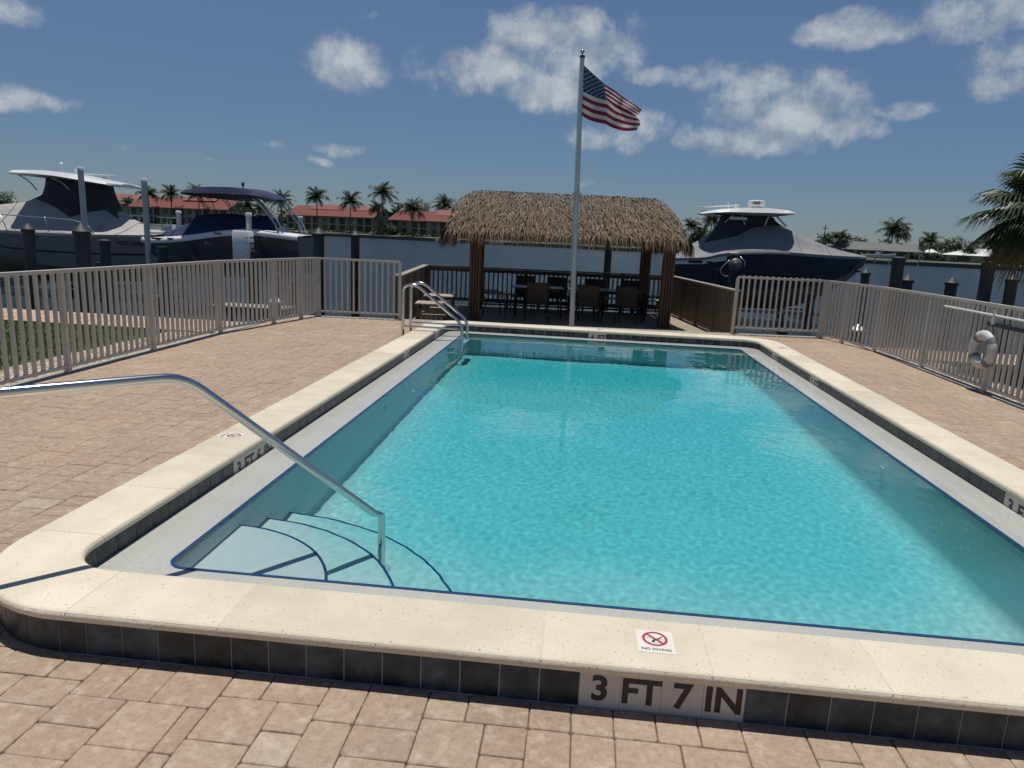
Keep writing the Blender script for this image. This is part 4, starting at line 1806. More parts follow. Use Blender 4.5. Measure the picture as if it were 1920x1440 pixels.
def table(x, y, a, label, L_=1.25, W_=.95):
    t_ = thing('patio_table', label, 'patio table', (0, 0, 0), 'dark patio tables under the hut')
    mb = MB()
    rings = []
    for ins, z_ in ((.01, .695), (0, .70), (0, .72), (.012, .727)):
        rings.append(rr_pts(-L_ / 2 + ins, -W_ / 2 + ins, L_ / 2 - ins, W_ / 2 - ins, .12, z_, 5))
    mb.loft(rings)
    mb.build('tabletop', 'table', t_)
    for sx in (-1, 1):
        for sy in (-1, 1):
            mb = MB()
            mb.tube([(sx * (L_ / 2 - .10), sy * (W_ / 2 - .10), .69), (sx * (L_ / 2 - .06), sy * (W_ / 2 - .06), 0)], .02, 8)
            mb.build('leg', 'chair', t_, smooth=True)
    mb = MB()
    mb.box(-L_ / 2 + .1, L_ / 2 - .1, -W_ / 2 + .09, -W_ / 2 + .11, .64, .69)
    mb.box(-L_ / 2 + .1, L_ / 2 - .1, W_ / 2 - .11, W_ / 2 - .09, .64, .69)
    mb.build('apron', 'chair', t_)
    t_.location = (x, y, ZD)
    t_.rotation_euler = (0, 0, R(a))


table(1.58, 15.35, 6.5, 'dark patio table under the left half of the hut')
table(3.62, 15.58, 6.5, 'dark patio table under the right half of the hut')


# benches: a long pale one along the back railing, two short ones by the left wall
def bench(name, label, u0, u1, v0, v1, zt, slats_along='u', legs=3):
    b_ = thing(name, label, 'bench', H((u0 + u1) / 2, (v0 + v1) / 2, ZD), 'wooden benches on the hut deck')
    n = max(2, round(((v1 - v0) if slats_along == 'u' else (u1 - u0)) / .11))
    for k in range(n):
        mb = MB(HM)
        if slats_along == 'u':
            q0, q1 = v0 + (v1 - v0) * k / n, v0 + (v1 - v0) * (k + 1) / n
            mb.box(u0, u1, q0 + .004, q1 - .004, zt - .03, zt)
        else:
            q0, q1 = u0 + (u1 - u0) * k / n, u0 + (u1 - u0) * (k + 1) / n
            mb.box(q0 + .004, q1 - .004, v0, v1, zt - .03, zt)
        mb.build('plank', 'bench', b_)
    for k in range(legs):
        u = u0 + .06 + (u1 - u0 - .12) * k / (legs - 1)
        for v in (v0 + .05, v1 - .05):
            mb = MB(HM)
            mb.box(u - .035, u + .035, v - .035, v + .035, ZD, zt - .03)
            mb.build('leg', 'deckwood', b_)
    mb = MB(HM)
    for q in (.2, .36, .52):
        z_ = ZD + q * (zt - ZD)
        mb.box(u0 + .02, u1 - .02, v0 + .012, v0 + .03, z_, z_ + .045)
    mb.build('front_slats', 'deckwood', b_)


bench('bench', 'long low pale bench along the back railing under the hut', -2.35, 2.95, 1.45, 1.83, .20, 'u', 7)
bench('bench', 'short pale bench in front by the left deck wall, nearest the pool ladder', -3.55, -2.75, -1.75, -1.05, .16, 'v', 2)
bench('bench', 'second short pale bench by the left deck wall, behind the first', -3.5, -2.75, -.35, .35, .22, 'u', 2)

# ================================================================== PILINGS, GUIDE POLES, DOCKS
def piling(x, y, zt, d, label, cap='cone', lean=(0, 0)):
    p = thing('piling', label, 'piling', (x, y, ZW), 'dark wooden mooring pilings in the canal')
    r_ = d / 2
    mb = MB()
    rings = []
    for k in range(6):
        z_ = -3.0 + (zt + 3.0) * k / 5
        q = (z_ - ZW) / (zt - ZW)
        rings.append([(x + lean[0] * q + r_ * (1 + .05 * math.sin(3 * a + k)) * math.cos(a), y + lean[1] * q + r_ * (1 + .05 * math.sin(3 * a + k)) * math.sin(a), z_)
                      for a in [2 * PI * i / 14 for i in range(14)]])
    mb.loft(rings)
    mb.build('shaft', 'pile', p, smooth=True, angle=50)
    x += lean[0]
    y += lean[1]
    mb = MB()
    if cap == 'cone':
        mb.lathe([(r_ * 1.12, zt - .07), (r_ * 1.2, zt - .05), (r_ * 1.2, zt), (r_ * .1, zt + r_ * 1.1)], (x, y, 0), 14)
    else:
        mb.lathe([(r_ * 1.1, zt - .05), (r_ * 1.15, zt - .03), (r_ * 1.1, zt + .02), (r_ * .6, zt + .05)], (x, y, 0), 14)
    mb.build('cap', 'pilecap', p, smooth=True, angle=30)
    return p


PIL = [(-9.5, 12.3, 1.42, .23, 'weathered pointed piling in front of the grey covered boat, at the far left', 'cone'),
       (-8.4, 12.5, 1.42, .31, 'thick dark piling in front of the grey covered boat, beside the tall white guide pole', 'cone'),
       (-9.5, 14.8, 1.15, .25, 'short dark piling at the stern of the grey covered boat', 'flat'),
       (-4.1, 15.4, 1.58, .28, 'thick dark piling with pointed cap behind the left corner post of the pool fence', 'cone'),
       (-3.4, 16.2, 1.58, .23, 'slimmer dark piling seen through the short left fence', 'cone'),
       (3.4, 19.6, 1.75, .22, 'dark teal piling behind the railing, under the right half of the hut roof', 'flat'),
       (10.1, 17.3, 1.20, .21, 'short pointed piling just under the bow of the navy boat', 'cone'),
       (10.0, 15.2, 1.62, .27, 'tall flat-topped piling right of the navy boat', 'flat'),
       (11.0, 16.9, 1.08, .27, 'low pointed piling close to the right of the tall flat-topped piling', 'cone'),
       (11.9, 16.5, 1.08, .27, 'low pointed piling standing alone midway between the two tall flat-topped pilings', 'cone'),
       (11.1, 13.5, 1.62, .25, 'tall flat-topped piling below the fan palm at right', 'flat'),
       (11.5, 13.3, 1.32, .22, 'pointed piling at the right edge next to the fan palm', 'cone'),
       (-6.8, 12.6, .05, .20, 'low piling at the end of the nearer left finger dock', 'flat'),
       (-5.3, 12.5, .6, .18, 'dark piling behind the left fence beside the nearer finger dock', 'flat'),
       (-5.0, 14.9, .5, .2, 'dark piling at the inner end of the farther left finger dock', 'flat'),
       (7.2, 13.9, -.1, .22, 'low piling holding the near corner of the right dock', 'flat'),
       (8.9, 14.3, -.1, .22, 'low piling holding the far corner of the right dock', 'flat')]
for x, y, zt, d, lb, cp in PIL:
    piling(x, y, zt, d, lb, cp)


def guide_pole(x, y, zt, r_, label):
    p = thing('guide_pole', label, 'guide pole', (x, y, ZW), 'white guide poles of the boat lifts')
    mb = MB()
    mb.lathe([(r_, -3), (r_, zt - .06)], (x, y, 0), 14)
    mb.build('tube', 'wpole', p, smooth=True, angle=50)
    mb = MB()
    mb.lathe([(r_ * 1.15, zt - .09), (r_ * 1.15, zt - .01), (r_ * .9, zt + .02)], (x, y, 0), 14)
    mb.build('cap', 'white', p, smooth=True, angle=40)


for x, y, zt, r_, lb in [(-12.8, 18.6, 3.2, .085, 'tallest white guide pole, in front of the grey covered boat'),
                         (-10.35, 17.95, 2.9, .082, 'tall white guide pole between the grey covered boat and the blue covered boat'),
                         (-12.6, 23.5, 2.1, .085, 'white guide pole behind the bow of the blue covered boat'),
                         (-7.2, 18.0, 2.05, .08, 'white guide pole with the vented white box at its foot'),
                         (-7.9, 23.6, 2.1, .08, 'white guide pole behind the stern of the blue covered boat')]:
    guide_pole(x, y, zt, r_, lb)

bx = thing('lift_box', 'white vented lift motor box in front of the stern of the blue covered boat', 'lift motor box', (-7.2, 17.8, .8))
mb = MB()
rings = [rr_pts(-7.52 + i, 17.55 + i, -7.0 - i, 17.9 - i, .05, z_, 4) for i, z_ in ((.02, .70), (0, .74), (0, 1.50), (.03, 1.55))]
mb.loft(rings)
mb.build('housing', 'white', bx, smooth=True, angle=40)
for k in range(4):
    mb = MB()
    mb.box(-7.002, -6.985, 17.6, 17.85, .86 + k * .16, .90 + k * .16)
    mb.box(-7.12, -7.01, 17.535, 17.548, .86 + k * .16, .885 + k * .16)
    mb.build('vent', 'alu', bx)


def dock(label, x0, x1, y0, y1, z_, rot=0, n=None):
    d = thing('finger_dock', label, 'dock', ((x0 + x1) / 2, (y0 + y1) / 2, z_), 'grey board docks in the slips')
    n = n or max(4, round((x1 - x0) / .15))
    for k in range(n):
        a, b_ = x0 + (x1 - x0) * k / n, x0 + (x1 - x0) * (k + 1) / n
        mb = MB()
        mb.box(a + .005, b_ - .005, y0, y1, z_ - .04, z_ + random.Random(k).uniform(-.004, .004))
        mb.build('plank', 'dock', d)
    mb = MB()
    mb.box(x0 + .02, x1 - .02, y0 + .03, y0 + .08, z_ - .2, z_ - .042)
    mb.box(x0 + .02, x1 - .02, y1 - .08, y1 - .03, z_ - .2, z_ - .042)
    mb.build('stringer', 'pile', d)
    for x in (x0 + .25, x1 - .25):
        for y in (y0 + .1, y1 - .1):
            mb = MB()
            mb.lathe([(.09, -3), (.09, z_ - .05)], (x, y, 0), 10)
            mb.build('leg', 'pile', d)


dock('grey board finger dock behind the left fence, nearer one', -8.3, -5.3, 11.3, 12.1, -.35)
dock('grey board finger dock behind the left fence, farther one beside the blue covered boat', -6.9, -4.9, 15.0, 15.8, -.35)
dock('grey board dock behind the short right fence', 6.4, 9.2, 13.7, 14.6, -.35)


# boat lifts: beams and legs under each boat
def lift(label, x0, x1, y0, y1, zb):
    l_ = thing('boat_lift', label, 'boat lift', ((x0 + x1) / 2, (y0 + y1) / 2, zb), 'boat lifts in the slips')
    for x in (x0, x1):
        mb = MB()
        mb.box(x - .08, x + .08, y0, y1, zb - .1, zb + .1)
        mb.build('cradle_beam', 'alu', l_)
        for y in (y0 - .18, y1 + .18):
            mb = MB()
            mb.lathe([(.15, -3), (.14, zb + .95)], (x, y, 0), 12)
            mb.build('leg', 'pile', l_, smooth=True, angle=50)
            mb = MB()
            mb.tube([(x, y, zb + .9), (x, y + (.18 if y < (y0 + y1) / 2 else -.18), zb)], .012, 5)
            mb.build('cable', 'alu', l_)
    for y in (y0 + .55, y1 - .55):
        mb = MB()
        mb.box(x0 - .6, x1 + .6, y - .06, y + .06, zb + .102, zb + .2)
        mb.build('bunk', 'dock', l_)


# ================================================================== BOATS
def hull_ring(st):
    x, hb, zs, zc, hc, zk = st
    zm = zc + (zs - zc) * .55
    hm = hc + (hb - hc) * .72
    return [(hb, zs), (hm, zm), (hc, zc), (hc * .5, (zc * .42 + zk * .58)), (0, zk)]


def interp_st(stations, x):
    ss_ = sorted(stations)
    if x <= ss_[0][0]:
        return ss_[0]
    for a, b_ in zip(ss_[:-1], ss_[1:]):
        if a[0] <= x <= b_[0]:
            t_ = (x - a[0]) / (b_[0] - a[0])
            return tuple(p + (q - p) * t_ for p, q in zip(a, b_))
    return ss_[-1]


def smooth_stations(stations, n):
    ss_ = sorted(stations)
    P = [np.array(s_) for s_ in ss_]
    out = []
    for k in range(len(P) - 1):
        p0, p1, p2, p3 = P[max(0, k - 1)], P[k], P[k + 1], P[min(len(P) - 1, k + 2)]
        for q in range(n):
            t_ = q / n
            out.append(tuple(.5 * (2 * p1 + (p2 - p0) * t_ + (2 * p0 - 5 * p1 + 4 * p2 - p3) * t_ ** 2 + (3 * p1 - p0 - 3 * p2 + p3) * t_ ** 3)))
    out.append(tuple(P[-1]))
    return out


class Boat:
    def __init__(self, root, yc, stations):
        self.root, self.yc = root, yc
        self.st = smooth_stations(stations, 5)

    def hull(self, name, matn, i0=0, i1=4, z_off=0):
        """skin between ring index i0..i1 both sides"""
        mb = MB()
        rings = []
        for s_ in self.st:
            rg = hull_ring(s_)[i0:i1 + 1]
            if i1 == 4:
                rg2 = [(-a, b_) for a, b_ in reversed(rg[:-1])]
            else:
                rg2 = []
            rings.append([(s_[0], self.yc - a, b_) for a, b_ in rg] + [(s_[0], self.yc - a, b_) for a, b_ in rg2])
        mb.loft(rings, False, (False, False))
        # transom
        return mb

    def build_hull(self, top, bottom):
        mb = self.hull('hull', top, 0, 4)
        n = len(self.st)
        # ends
        for idx in (0, -1):
            s_ = self.st[idx]
            rg = hull_ring(s_)
            ring = [(s_[0], self.yc - a, b_) for a, b_ in rg] + [(s_[0], self.yc + a, b_) for a, b_ in reversed(rg[:-1])]
            mb.add(ring, [tuple(range(len(ring)))], 0)
        # bottom paint below the chine: ring segments 2..5
        k = 0
        per = 8
        for q in range((n - 1) * per):
            seg = q % per
            if seg in (2, 3, 4, 5):
                mb.m[q] = 1
        return mb.build('hull', [top, bottom], self.root, smooth=True, angle=38)

    def band(self, name, matn, f0, f1, off_=.012, x0=-1e9, x1=1e9):
        """strake on the topsides between fractions f0..f1 of the height from sheer (0) to chine (1), both sides"""
        for sgn in (-1, 1):
            mb = MB()
            rings = []
            for s_ in self.st:
                if not (x0 <= s_[0] <= x1):
                    continue
                rg = hull_ring(s_)

                def pt(f):
                    f *= 2
                    a, b_ = (rg[0], rg[1]) if f < 1 else (rg[1], rg[2])
                    t_ = f if f < 1 else f - 1
                    return a[0] + (b_[0] - a[0]) * t_, a[1] + (b_[1] - a[1]) * t_
                r_ = []
                for f, o_ in ((f0, -.02), (f0, off_), ((f0 + f1) / 2, off_), (f1, off_), (f1, -.02)):
                    h_, z_ = pt(f)
                    r_.append((s_[0], self.yc + sgn * (h_ + o_), z_))
                rings.append(r_)
            mb.loft(rings, False, (False, False))
            mb.build(name, matn, self.root, smooth=True, angle=40)

    def deck_top(self, name, matn, inset=.0, dz=0.0):
        mb = MB()
        rings = []
        for s_ in self.st:
            hb = max(.02, s_[1] - inset)
            rings.append([(s_[0], self.yc - hb, s_[2] + dz), (s_[0], self.yc - hb * .5, s_[2] + dz + .03), (s_[0], self.yc, s_[2] + dz + .04),
                          (s_[0], self.yc + hb * .5, s_[2] + dz + .03), (s_[0], self.yc + hb, s_[2] + dz)])
        mb.loft(rings, False, (False, False))
        return mb.build(name, matn, self.root, smooth=True)

    def cover(self, name, matn, ridge, x0, x1, over=.03, drop=.06, belly=.62, seed=0):
        """tent cover between the sheer and a ridge profile [(x,z)]"""
        ridge = sorted(ridge)
        self.ridge = ridge
        self.belly = belly
        self.over = over
        mb = MB()
        rings = []
        n = 46
        rr = random.Random(seed)
        for k in range(n + 1):
            x = x0 + (x1 - x0) * k / n
            rings.append([Vector((x, self.yc + y, z_)) for y, z_ in self.cover_sec(x, drop)])
        for rg in rings:
            for i, p in enumerate(rg):
                if 1 < i < len(rg) - 2:
                    p.z += .022 * noise.noise(Vector((p.x * 2.5, p.y * 2.5, seed))) + .012 * noise.noise(Vector((p.x * 7 + p.z * 6, p.y * 3, seed + 5)))
        mb.loft(rings, False, (False, False))
        for rg in (rings[0], rings[-1]):
            mb.add(rg, [tuple(range(len(rg)))])
        return mb.build(name, matn, self.root, smooth=True, angle=60)

    def seams(self, xs, matn, parent):
        for x in xs:
            mb = MB()
            mb.tube([(x, self.yc + y * 1.012, z_ + .012) for y, z_ in self.cover_sec(x)], .012, 5)
            mb.build('seam', matn, parent, smooth=True)

    def zr(self, x):
        r_ = self.ridge
        if x <= r_[0][0]:
            return r_[0][1]
        for a, b_ in zip(r_[:-1], r_[1:]):
            if a[0] <= x <= b_[0]:
                t_ = (x - a[0]) / (b_[0] - a[0])
                t_ = t_ * .6 + .4 * t_ * t_ * (3 - 2 * t_)
                return a[1] + (b_[1] - a[1]) * t_
        return r_[-1][1]

    def cover_sec(self, x, drop=.06):
        s_ = interp_st(self.st, x)
        hb, zs = s_[1] + self.over, s_[2]
        zr = self.zr(x)
        half = [(1.0, zs - drop), (1.0, zs + .015)]
        for f in (.85, .68, .5, .3, .12):
            # slightly sagging tent profile
            q = (1 - f) / .88
            zz = zs + .015 + (zr - zs - .015) * (q * self.belly + (1 - self.belly) * q * q if q < 1 else 1)
            half.append((f, zz))
        return [(-a * hb, b_) for a, b_ in half] + [(0, zr)] + [(a * hb, b_) for a, b_ in reversed(half)]

    def cover_y(self, x, z_):
        """half width of the cover at height z"""
        sec = self.cover_sec(x)
        hs = [(-y, zz) for y, zz in sec[:len(sec) // 2 + 1]]
        for (y0, z0), (y1, z1) in zip(hs[:-1], hs[1:]):
            if z0 <= z_ <= z1 and z1 > z0:
                return y0 + (y1 - y0) * (z_ - z0) / (z1 - z0)
        return .04 if z_ > hs[-1][1] else hs[1][0]

    def slab(self, name, mats, top, bot, hw, matn_under=None, x_round=.25):
        """hard top: profile lists [(x,z)] of top and underside, half width hw"""
        mb = MB()
        xs = np.linspace(top[0][0], top[-1][0], 25)
        zt = np.interp(xs, [p[0] for p in top], [p[1] for p in top])
        zb = np.interp(xs, [p[0] for p in bot], [p[1] for p in bot])
        rings = []
        for x, a, b_ in zip(xs, zt, zb):
            e = min(x - xs[0], xs[-1] - x)
            h_ = hw * (1 - max(0, 1 - e / x_round) ** 2 * .55)
            b_ = min(b_, a - .03)
            rings.append([(x, self.yc - h_, a * .4 + b_ * .6 - .005), (x, self.yc - h_ * .9, a - .012), (x, self.yc - h_ * .5, a + .02), (x, self.yc, a + .03), (x, self.yc + h_ * .5, a + .02),
                          (x, self.yc + h_ * .9, a - .012), (x, self.yc + h_, a * .4 + b_ * .6 - .005), (x, self.yc + h_ * .9, b_), (x, self.yc, b_ - .01), (x, self.yc - h_ * .9, b_)])
        mb.loft(rings, True, (True, True))
        per = 10
        for q in range(24 * per):
            if q % per in (6, 7, 8, 9):
                mb.m[q] = 1
        return mb.build(name, mats, self.root, smooth=True, angle=40)

    def skirt(self, name, matn, cx, hx, hy, zt, hem, extra=.025, seed=0, nz=9):
        """canvas hanging from an oval under the hard top to a hem on the cover. hem: [(x,z)] for the side"""
        hem = sorted(hem)
        hx_, hz_ = [p[0] for p in hem], [p[1] for p in hem]
        x0, x1 = hx_[0], hx_[-1]
        N = 48
        mb = MB()
        top, bot = [], []
        for k in range(N):
            a = 2 * PI * k / N
            ca, sa = math.cos(a), math.sin(a)
            # squarish oval
            q = (abs(ca) ** 3 + abs(sa) ** 3) ** (-1 / 3)
            top.append(Vector((cx + hx * ca * q, self.yc + hy * sa * q, zt(cx + hx * ca * q))))
            xb = (x0 + x1) / 2 + (x1 - x0) / 2 * max(-1, min(1, ca * q))
            zb = float(np.interp(xb, hx_, hz_))
            yb = self.cover_y(xb, zb) + extra
            yb *= min(1, abs(sa * q) * 1.0) if abs(sa * q) < 1 else 1
            bot.append(Vector((xb, self.yc + yb * (1 if sa >= 0 else -1), zb)))
        rings = []
        for j in range(nz + 1):
            t_ = j / nz
            f = t_ ** 1.5
            rg = []
            for p, q in zip(top, bot):
                v = Vector((p.x + (q.x - p.x) * f, p.y + (q.y - p.y) * f, p.z + (q.z - p.z) * t_))
                v.y += .02 * noise.noise(Vector((v.x * 4, v.z * 2, seed)))
                yy = self.cover_y(v.x, v.z) + extra * .9 if x_in(v.x, self) else 0
                s_ = 1 if v.y >= self.yc else -1
                if abs(v.y - self.yc) < yy and t_ > .35:
                    v.y = self.yc + s_ * yy
                rg.append(v)
            rings.append(rg)
        mb.loft(rings, True, (True, False))
        return mb.build(name, matn, self.root, smooth=True)


def x_in(x, b_):
    return b_.ridge[0][0] <= x <= b_.ridge[-1][0]


# ---- boat 1: big off-white walkaround under a light grey cover, far left
r1 = thing('covered_boat', 'large motor boat under a light grey cover, dark canvas below its hardtop, far left', 'boat', (-15.5, 21.6, 0))
B1 = Boat(r1, 21.6, [(-11.75, 1.36, 1.22, .05, 1.22, -.25), (-13.6, 1.43, 1.16, .02, 1.25, -.45), (-15.5, 1.43, 1.12, .05, 1.2, -.55),
                     (-17.3, 1.35, 1.16, .18, 1.02, -.55), (-18.9, 1.05, 1.34, .45, .65, -.4), (-20.1, .6, 1.6, .85, .3, .05), (-20.9, .06, 1.85, 1.5, .03, 1.1)])
B1.build_hull('gel', 'antifoul')
B1.band('rub_rail', 'alu', .0, .035, .02)
B1.band('boot_stripe', 'black', .56, .61, .006)
B1.cover('cover', 'covergrey', [(-20.4, 1.95), (-18.6, 2.0), (-17.2, 2.12), (-16.4, 2.4), (-15.6, 2.25), (-14.6, 2.2), (-13.9, 2.1), (-13.0, 1.62), (-12.2, 1.34), (-11.9, 1.28)], -20.4, -11.85, seed=1)
B1.seams((-12.9, -13.75, -17.4, -18.8), 'covergrey', r1)
B1.slab('hardtop', ['white', 'alu'], [(-17.06, 3.12), (-16.8, 3.19), (-15.94, 3.22), (-15.1, 3.17), (-14.2, 3.03), (-13.25, 2.88)],
        [(-17.06, 3.06), (-16.0, 3.0), (-15.2, 2.96), (-14.2, 2.86), (-13.25, 2.78)], 1.1)
B1.skirt('canvas_curtain', 'canvas', -15.05, .98, .80, lambda x: 3.02 - .06 * (x + 16), [(-16.6, 2.3), (-16.0, 2.12), (-15.5, 1.92), (-15.05, 1.70), (-14.5, 1.9), (-13.95, 2.02), (-13.65, 1.84), (-13.45, 1.72)], seed=3)
mb = MB()
for sgn in (-1, 1):
    y = 21.6 + sgn * .95
    mb.tube(fillet([(-16.6, y, 3.05), (-16.2, y, 2.85), (-15.95, y, 2.55)], .2), .022, 7)
    mb.tube(fillet([(-15.4, y, 2.98), (-15.0, y, 2.84), (-14.75, y, 2.6)], .2), .022, 7)
mb.build('top_frame', 'alu', r1, smooth=True)
for sgn in (-1, 1):
    pts = [(-20.6, 21.6 + sgn * .25, 2.2), (-20.0, 21.6 + sgn * .6, 2.05), (-18.9, 21.6 + sgn * 1.02, 1.86), (-17.3, 21.6 + sgn * 1.33, 1.70), (-15.7, 21.6 + sgn * 1.4, 1.65), (-14.45, 21.6 + sgn * 1.4, 1.62), (-13.9, 21.6 + sgn * 1.4, 1.5), (-13.68, 21.6 + sgn * 1.4, 1.22)]
    mb = MB()
    mb.tube(fillet(pts, .3, 4), .018, 7)
    for x0, x1, z1 in ((-18.9, -18.7, 1.35), (-17.0, -16.8, 1.16), (-15.4, -15.3, 1.15)):
        yy = 21.6 + sgn * (1.39 if x0 > -18 else 1.05)
        mb.tube([(x0, yy, 1.68 if x0 > -18 else 1.84), (x1, yy, z1)], .014, 6)
    mb.build('bow_rail', 'alu', r1, smooth=True)
mb = MB()
mb.tube([(-15.55, 21.4, 3.2), (-15.55, 21.4, 3.5)], .012, 6)
mb.lathe([(.07, 3.49), (.07, 3.51), (.03, 3.55)], (-15.55, 21.4, 0), 10)
mb.tube([(-14.9, 21.3, 3.1), (-14.9, 21.3, 3.26)], .03, 8)
mb.lathe([(.09, 3.24), (.10, 3.29), (.05, 3.34)], (-14.9, 21.3, 0), 12)
mb.tube([(-14.9, 21.2, 3.19), (-13.4, 21.2, 3.16)], .012, 6)
mb.build('antenna', 'white', r1, smooth=True)
text_obj('hull_lettering', 'PRO-LINE', .20, frame((-12.45, 20.205, .93), (1, 0, 0), (0, 0, 1)), 'black', r1, bold=.004, depth=.002, sx=1.1)
text_obj('registration_number', 'FL', .17, frame((-15.75, 20.185, .92), (1, 0, 0), (0, 0, 1)), 'black', r1, depth=.002)
lift('boat lift under the light grey covered boat', -17.2, -13.2, 19.9, 23.3, -.66)

# ---- boat 2: charcoal bowrider with navy cover and tower
r2 = thing('covered_boat', 'charcoal and white sport boat with a navy cover and a bimini tower, bow pointing left', 'boat', (-8.8, 19.3, 0))
B2 = Boat(r2, 19.3, [(-5.85, .98, 1.42, .62, .9, .28), (-7.3, 1.05, 1.52, .56, .95, .2), (-8.15, 1.06, 1.45, .53, .93, .15), (-8.95, 1.03, 1.32, .54, .86, .15),
                     (-9.8, .9, 1.2, .6, .66, .2), (-10.7, .55, 1.14, .76, .34, .42), (-11.4, .07, 1.13, 1.04, .03, .92)])
B2.build_hull('hullgrey', 'hullgrey')
for sgn in (-1, 1):
    mb = MB()
    rings = []
    for s_ in B2.st:
        x, hb, zs = s_[0], s_[1], s_[2]
        k_ = min(1, hb / .4)
        rings.append([(x, 19.3 + sgn * max(.0, hb - .22 * k_), zs + .085 * k_), (x, 19.3 + sgn * (hb - .06 * k_), zs + .06 * k_), (x, 19.3 + sgn * (hb + .012), zs + .01),
                      (x, 19.3 + sgn * (hb + .016), zs - .05), (x, 19.3 + sgn * (hb + .004), zs - .10)])
    mb.loft(rings, False, (False, False))
    mb.build('white_gunwale', 'white', r2, smooth=True, angle=60)
B2.deck_top('deck', 'white', .1, .02)
B2.cover('cover', 'covernavy', [(-10.95, 1.24), (-10.4, 1.42), (-9.75, 1.68), (-9.45, 1.95), (-8.5, 2.03), (-7.6, 1.98), (-7.3, 2.02), (-7.0, 1.92), (-6.75, 1.7), (-6.5, 1.5)], -10.95, -6.5, over=-.17, drop=-.06, belly=.72, seed=9)
B2.seams((-10.2, -9.5, -7.45), 'covernavy', r2)
B2.slab('bimini_top', ['covernavy', 'canvas'], [(-9.75, 2.58), (-9.3, 2.7), (-8.7, 2.79), (-8.0, 2.80), (-7.4, 2.76), (-7.0, 2.64), (-6.8, 2.50)],
        [(-9.75, 2.55), (-9.2, 2.50), (-8.6, 2.46), (-7.8, 2.46), (-7.2, 2.50), (-6.8, 2.47)], .98, x_round=.4)
for sgn in (-1, 1):
    mb = MB()
    y = 19.3 + sgn * .93
    mb.tube(fillet([(-6.45, y, 1.46), (-6.55, y, 1.78), (-7.2, y * .0 + 19.3 + sgn * .85, 2.5), (-7.7, 19.3 + sgn * .8, 2.62)], .25), .032, 8)
    mb.tube(fillet([(-6.3, y, 1.46), (-6.45, y, 1.84), (-7.05, 19.3 + sgn * .85, 2.5), (-7.5, 19.3 + sgn * .8, 2.68)], .25), .026, 8)
    mb.build('tower_arch', 'alu', r2, smooth=True)
mb = MB()
for sgn in (-1, 1):
    y = 19.3 + sgn * .8
    mb.tube(fillet([(-8.74, y, 1.96), (-8.85, y, 2.25), (-9.1, y, 2.5)], .2), .015, 6)
    mb.tube([(-8.45, y, 1.98), (-8.62, y, 2.48)], .012, 6)
    mb.tube(fillet([(-8.6, y, 1.97), (-8.75, y, 2.2), (-8.95, y, 2.48)], .2), .015, 6)
mb.build('bimini_frame', 'pilecap', r2, smooth=True)
mb = MB()
mb.tube([(-7.98, 19.3, 2.8), (-7.98, 19.3, 2.9)], .02, 6)
mb.lathe([(.03, 2.88), (.045, 2.92), (.045, 2.99), (.03, 3.0)], (-7.98, 19.3, 0), 10)
mb.build('mast_light', 'pilecap', r2, smooth=True)
mb = MB()
mb.box(-11.0, -10.5, 18.95, 19.5, 1.30, 1.36)
mb.box(-11.02, -10.5, 18.93, 19.52, 1.44, 1.56)
mb.build('bow_cushion', 'white', r2)
mb = MB()
mb.tube(fillet([(-11.45, 19.3, 1.16), (-11.1, 19.25, 1.08), (-10.8, 19.0, .80), (-10.6, 18.9, .72)], .1), .03, 7)
mb.lathe([(.01, .84), (.07, .88), (.07, .94), (.01, .98)], (-10.95, 18.95, 0), 10)
mb.build('anchor', 'gear', r2, smooth=True)
mb = MB()
for x0, x1, z_ in ((-11.05, -10.82, 1.20), (-10.62, -10.12, 1.195), (-10.0, -9.72, 1.21)):
    s_ = interp_st(B2.st, (x0 + x1) / 2)
    mb.box(x0, x1, 19.3 - s_[1] - .03, 19.3 - s_[1] + .05, z_ - .035, z_ + .015)
s_ = interp_st(B2.st, -8.3)
mb.box(-8.40, -8.18, 19.3 - s_[1] - .045, 19.3 - s_[1] + .02, 1.41, 1.45)
mb.build('deck_hardware', 'black', r2)
text_obj('registration_number', 'FL 4871 SD', .105, frame((-8.5, 18.305, 1.13), (1, 0, .04), (-.04, 0, 1)), 'wpole', r2, depth=.03)
mb = MB()
mb.box(-7.62, -7.5, 18.25, 18.32, 1.17, 1.27)
mb.build('side_vent', 'black', r2)
lift('boat lift under the navy covered sport boat', -9.8, -7.0, 17.95, 20.7, .02)

# ---- boat 3: navy centre console with slate cover, right of the hut
r3 = thing('covered_boat', 'navy motor boat under a slate grey cover, white T-top with radar dome', 'boat', (9.3, 24.8, 0))
B3 = Boat(r3, 24.8, [(5.9, 1.2, 1.22, .22, 1.1, -.30), (6.9, 1.25, 1.29, .20, 1.12, -.42), (7.7, 1.26, 1.48, .2, 1.12, -.5), (9.3, 1.2, 1.60, .26, .98, -.5),
                     (10.7, .95, 1.57, .42, .66, -.3), (11.75, .55, 1.55, .70, .30, .25), (12.4, .24, 1.55, 1.02, .09, .75), (12.85, .03, 1.56, 1.4, .015, 1.25)])
B3.build_hull('navyhull', 'antifoul')
B3.band('white_quarter_panel', 'white', .03, .22, .012, 5.8, 7.75)
B3.cover('cover', 'coverslate', [(5.9, 1.26), (6.35, 1.52), (7.0, 1.98), (7.55, 2.42), (8.6, 2.62), (9.4, 2.58), (9.9, 2.45), (10.7, 2.14), (11.6, 1.84), (12.3, 1.68), (12.85, 1.60)], 5.9, 12.85, drop=.08, seed=14)
B3.seams((6.5, 10.3, 11.4), 'coverslate', r3)
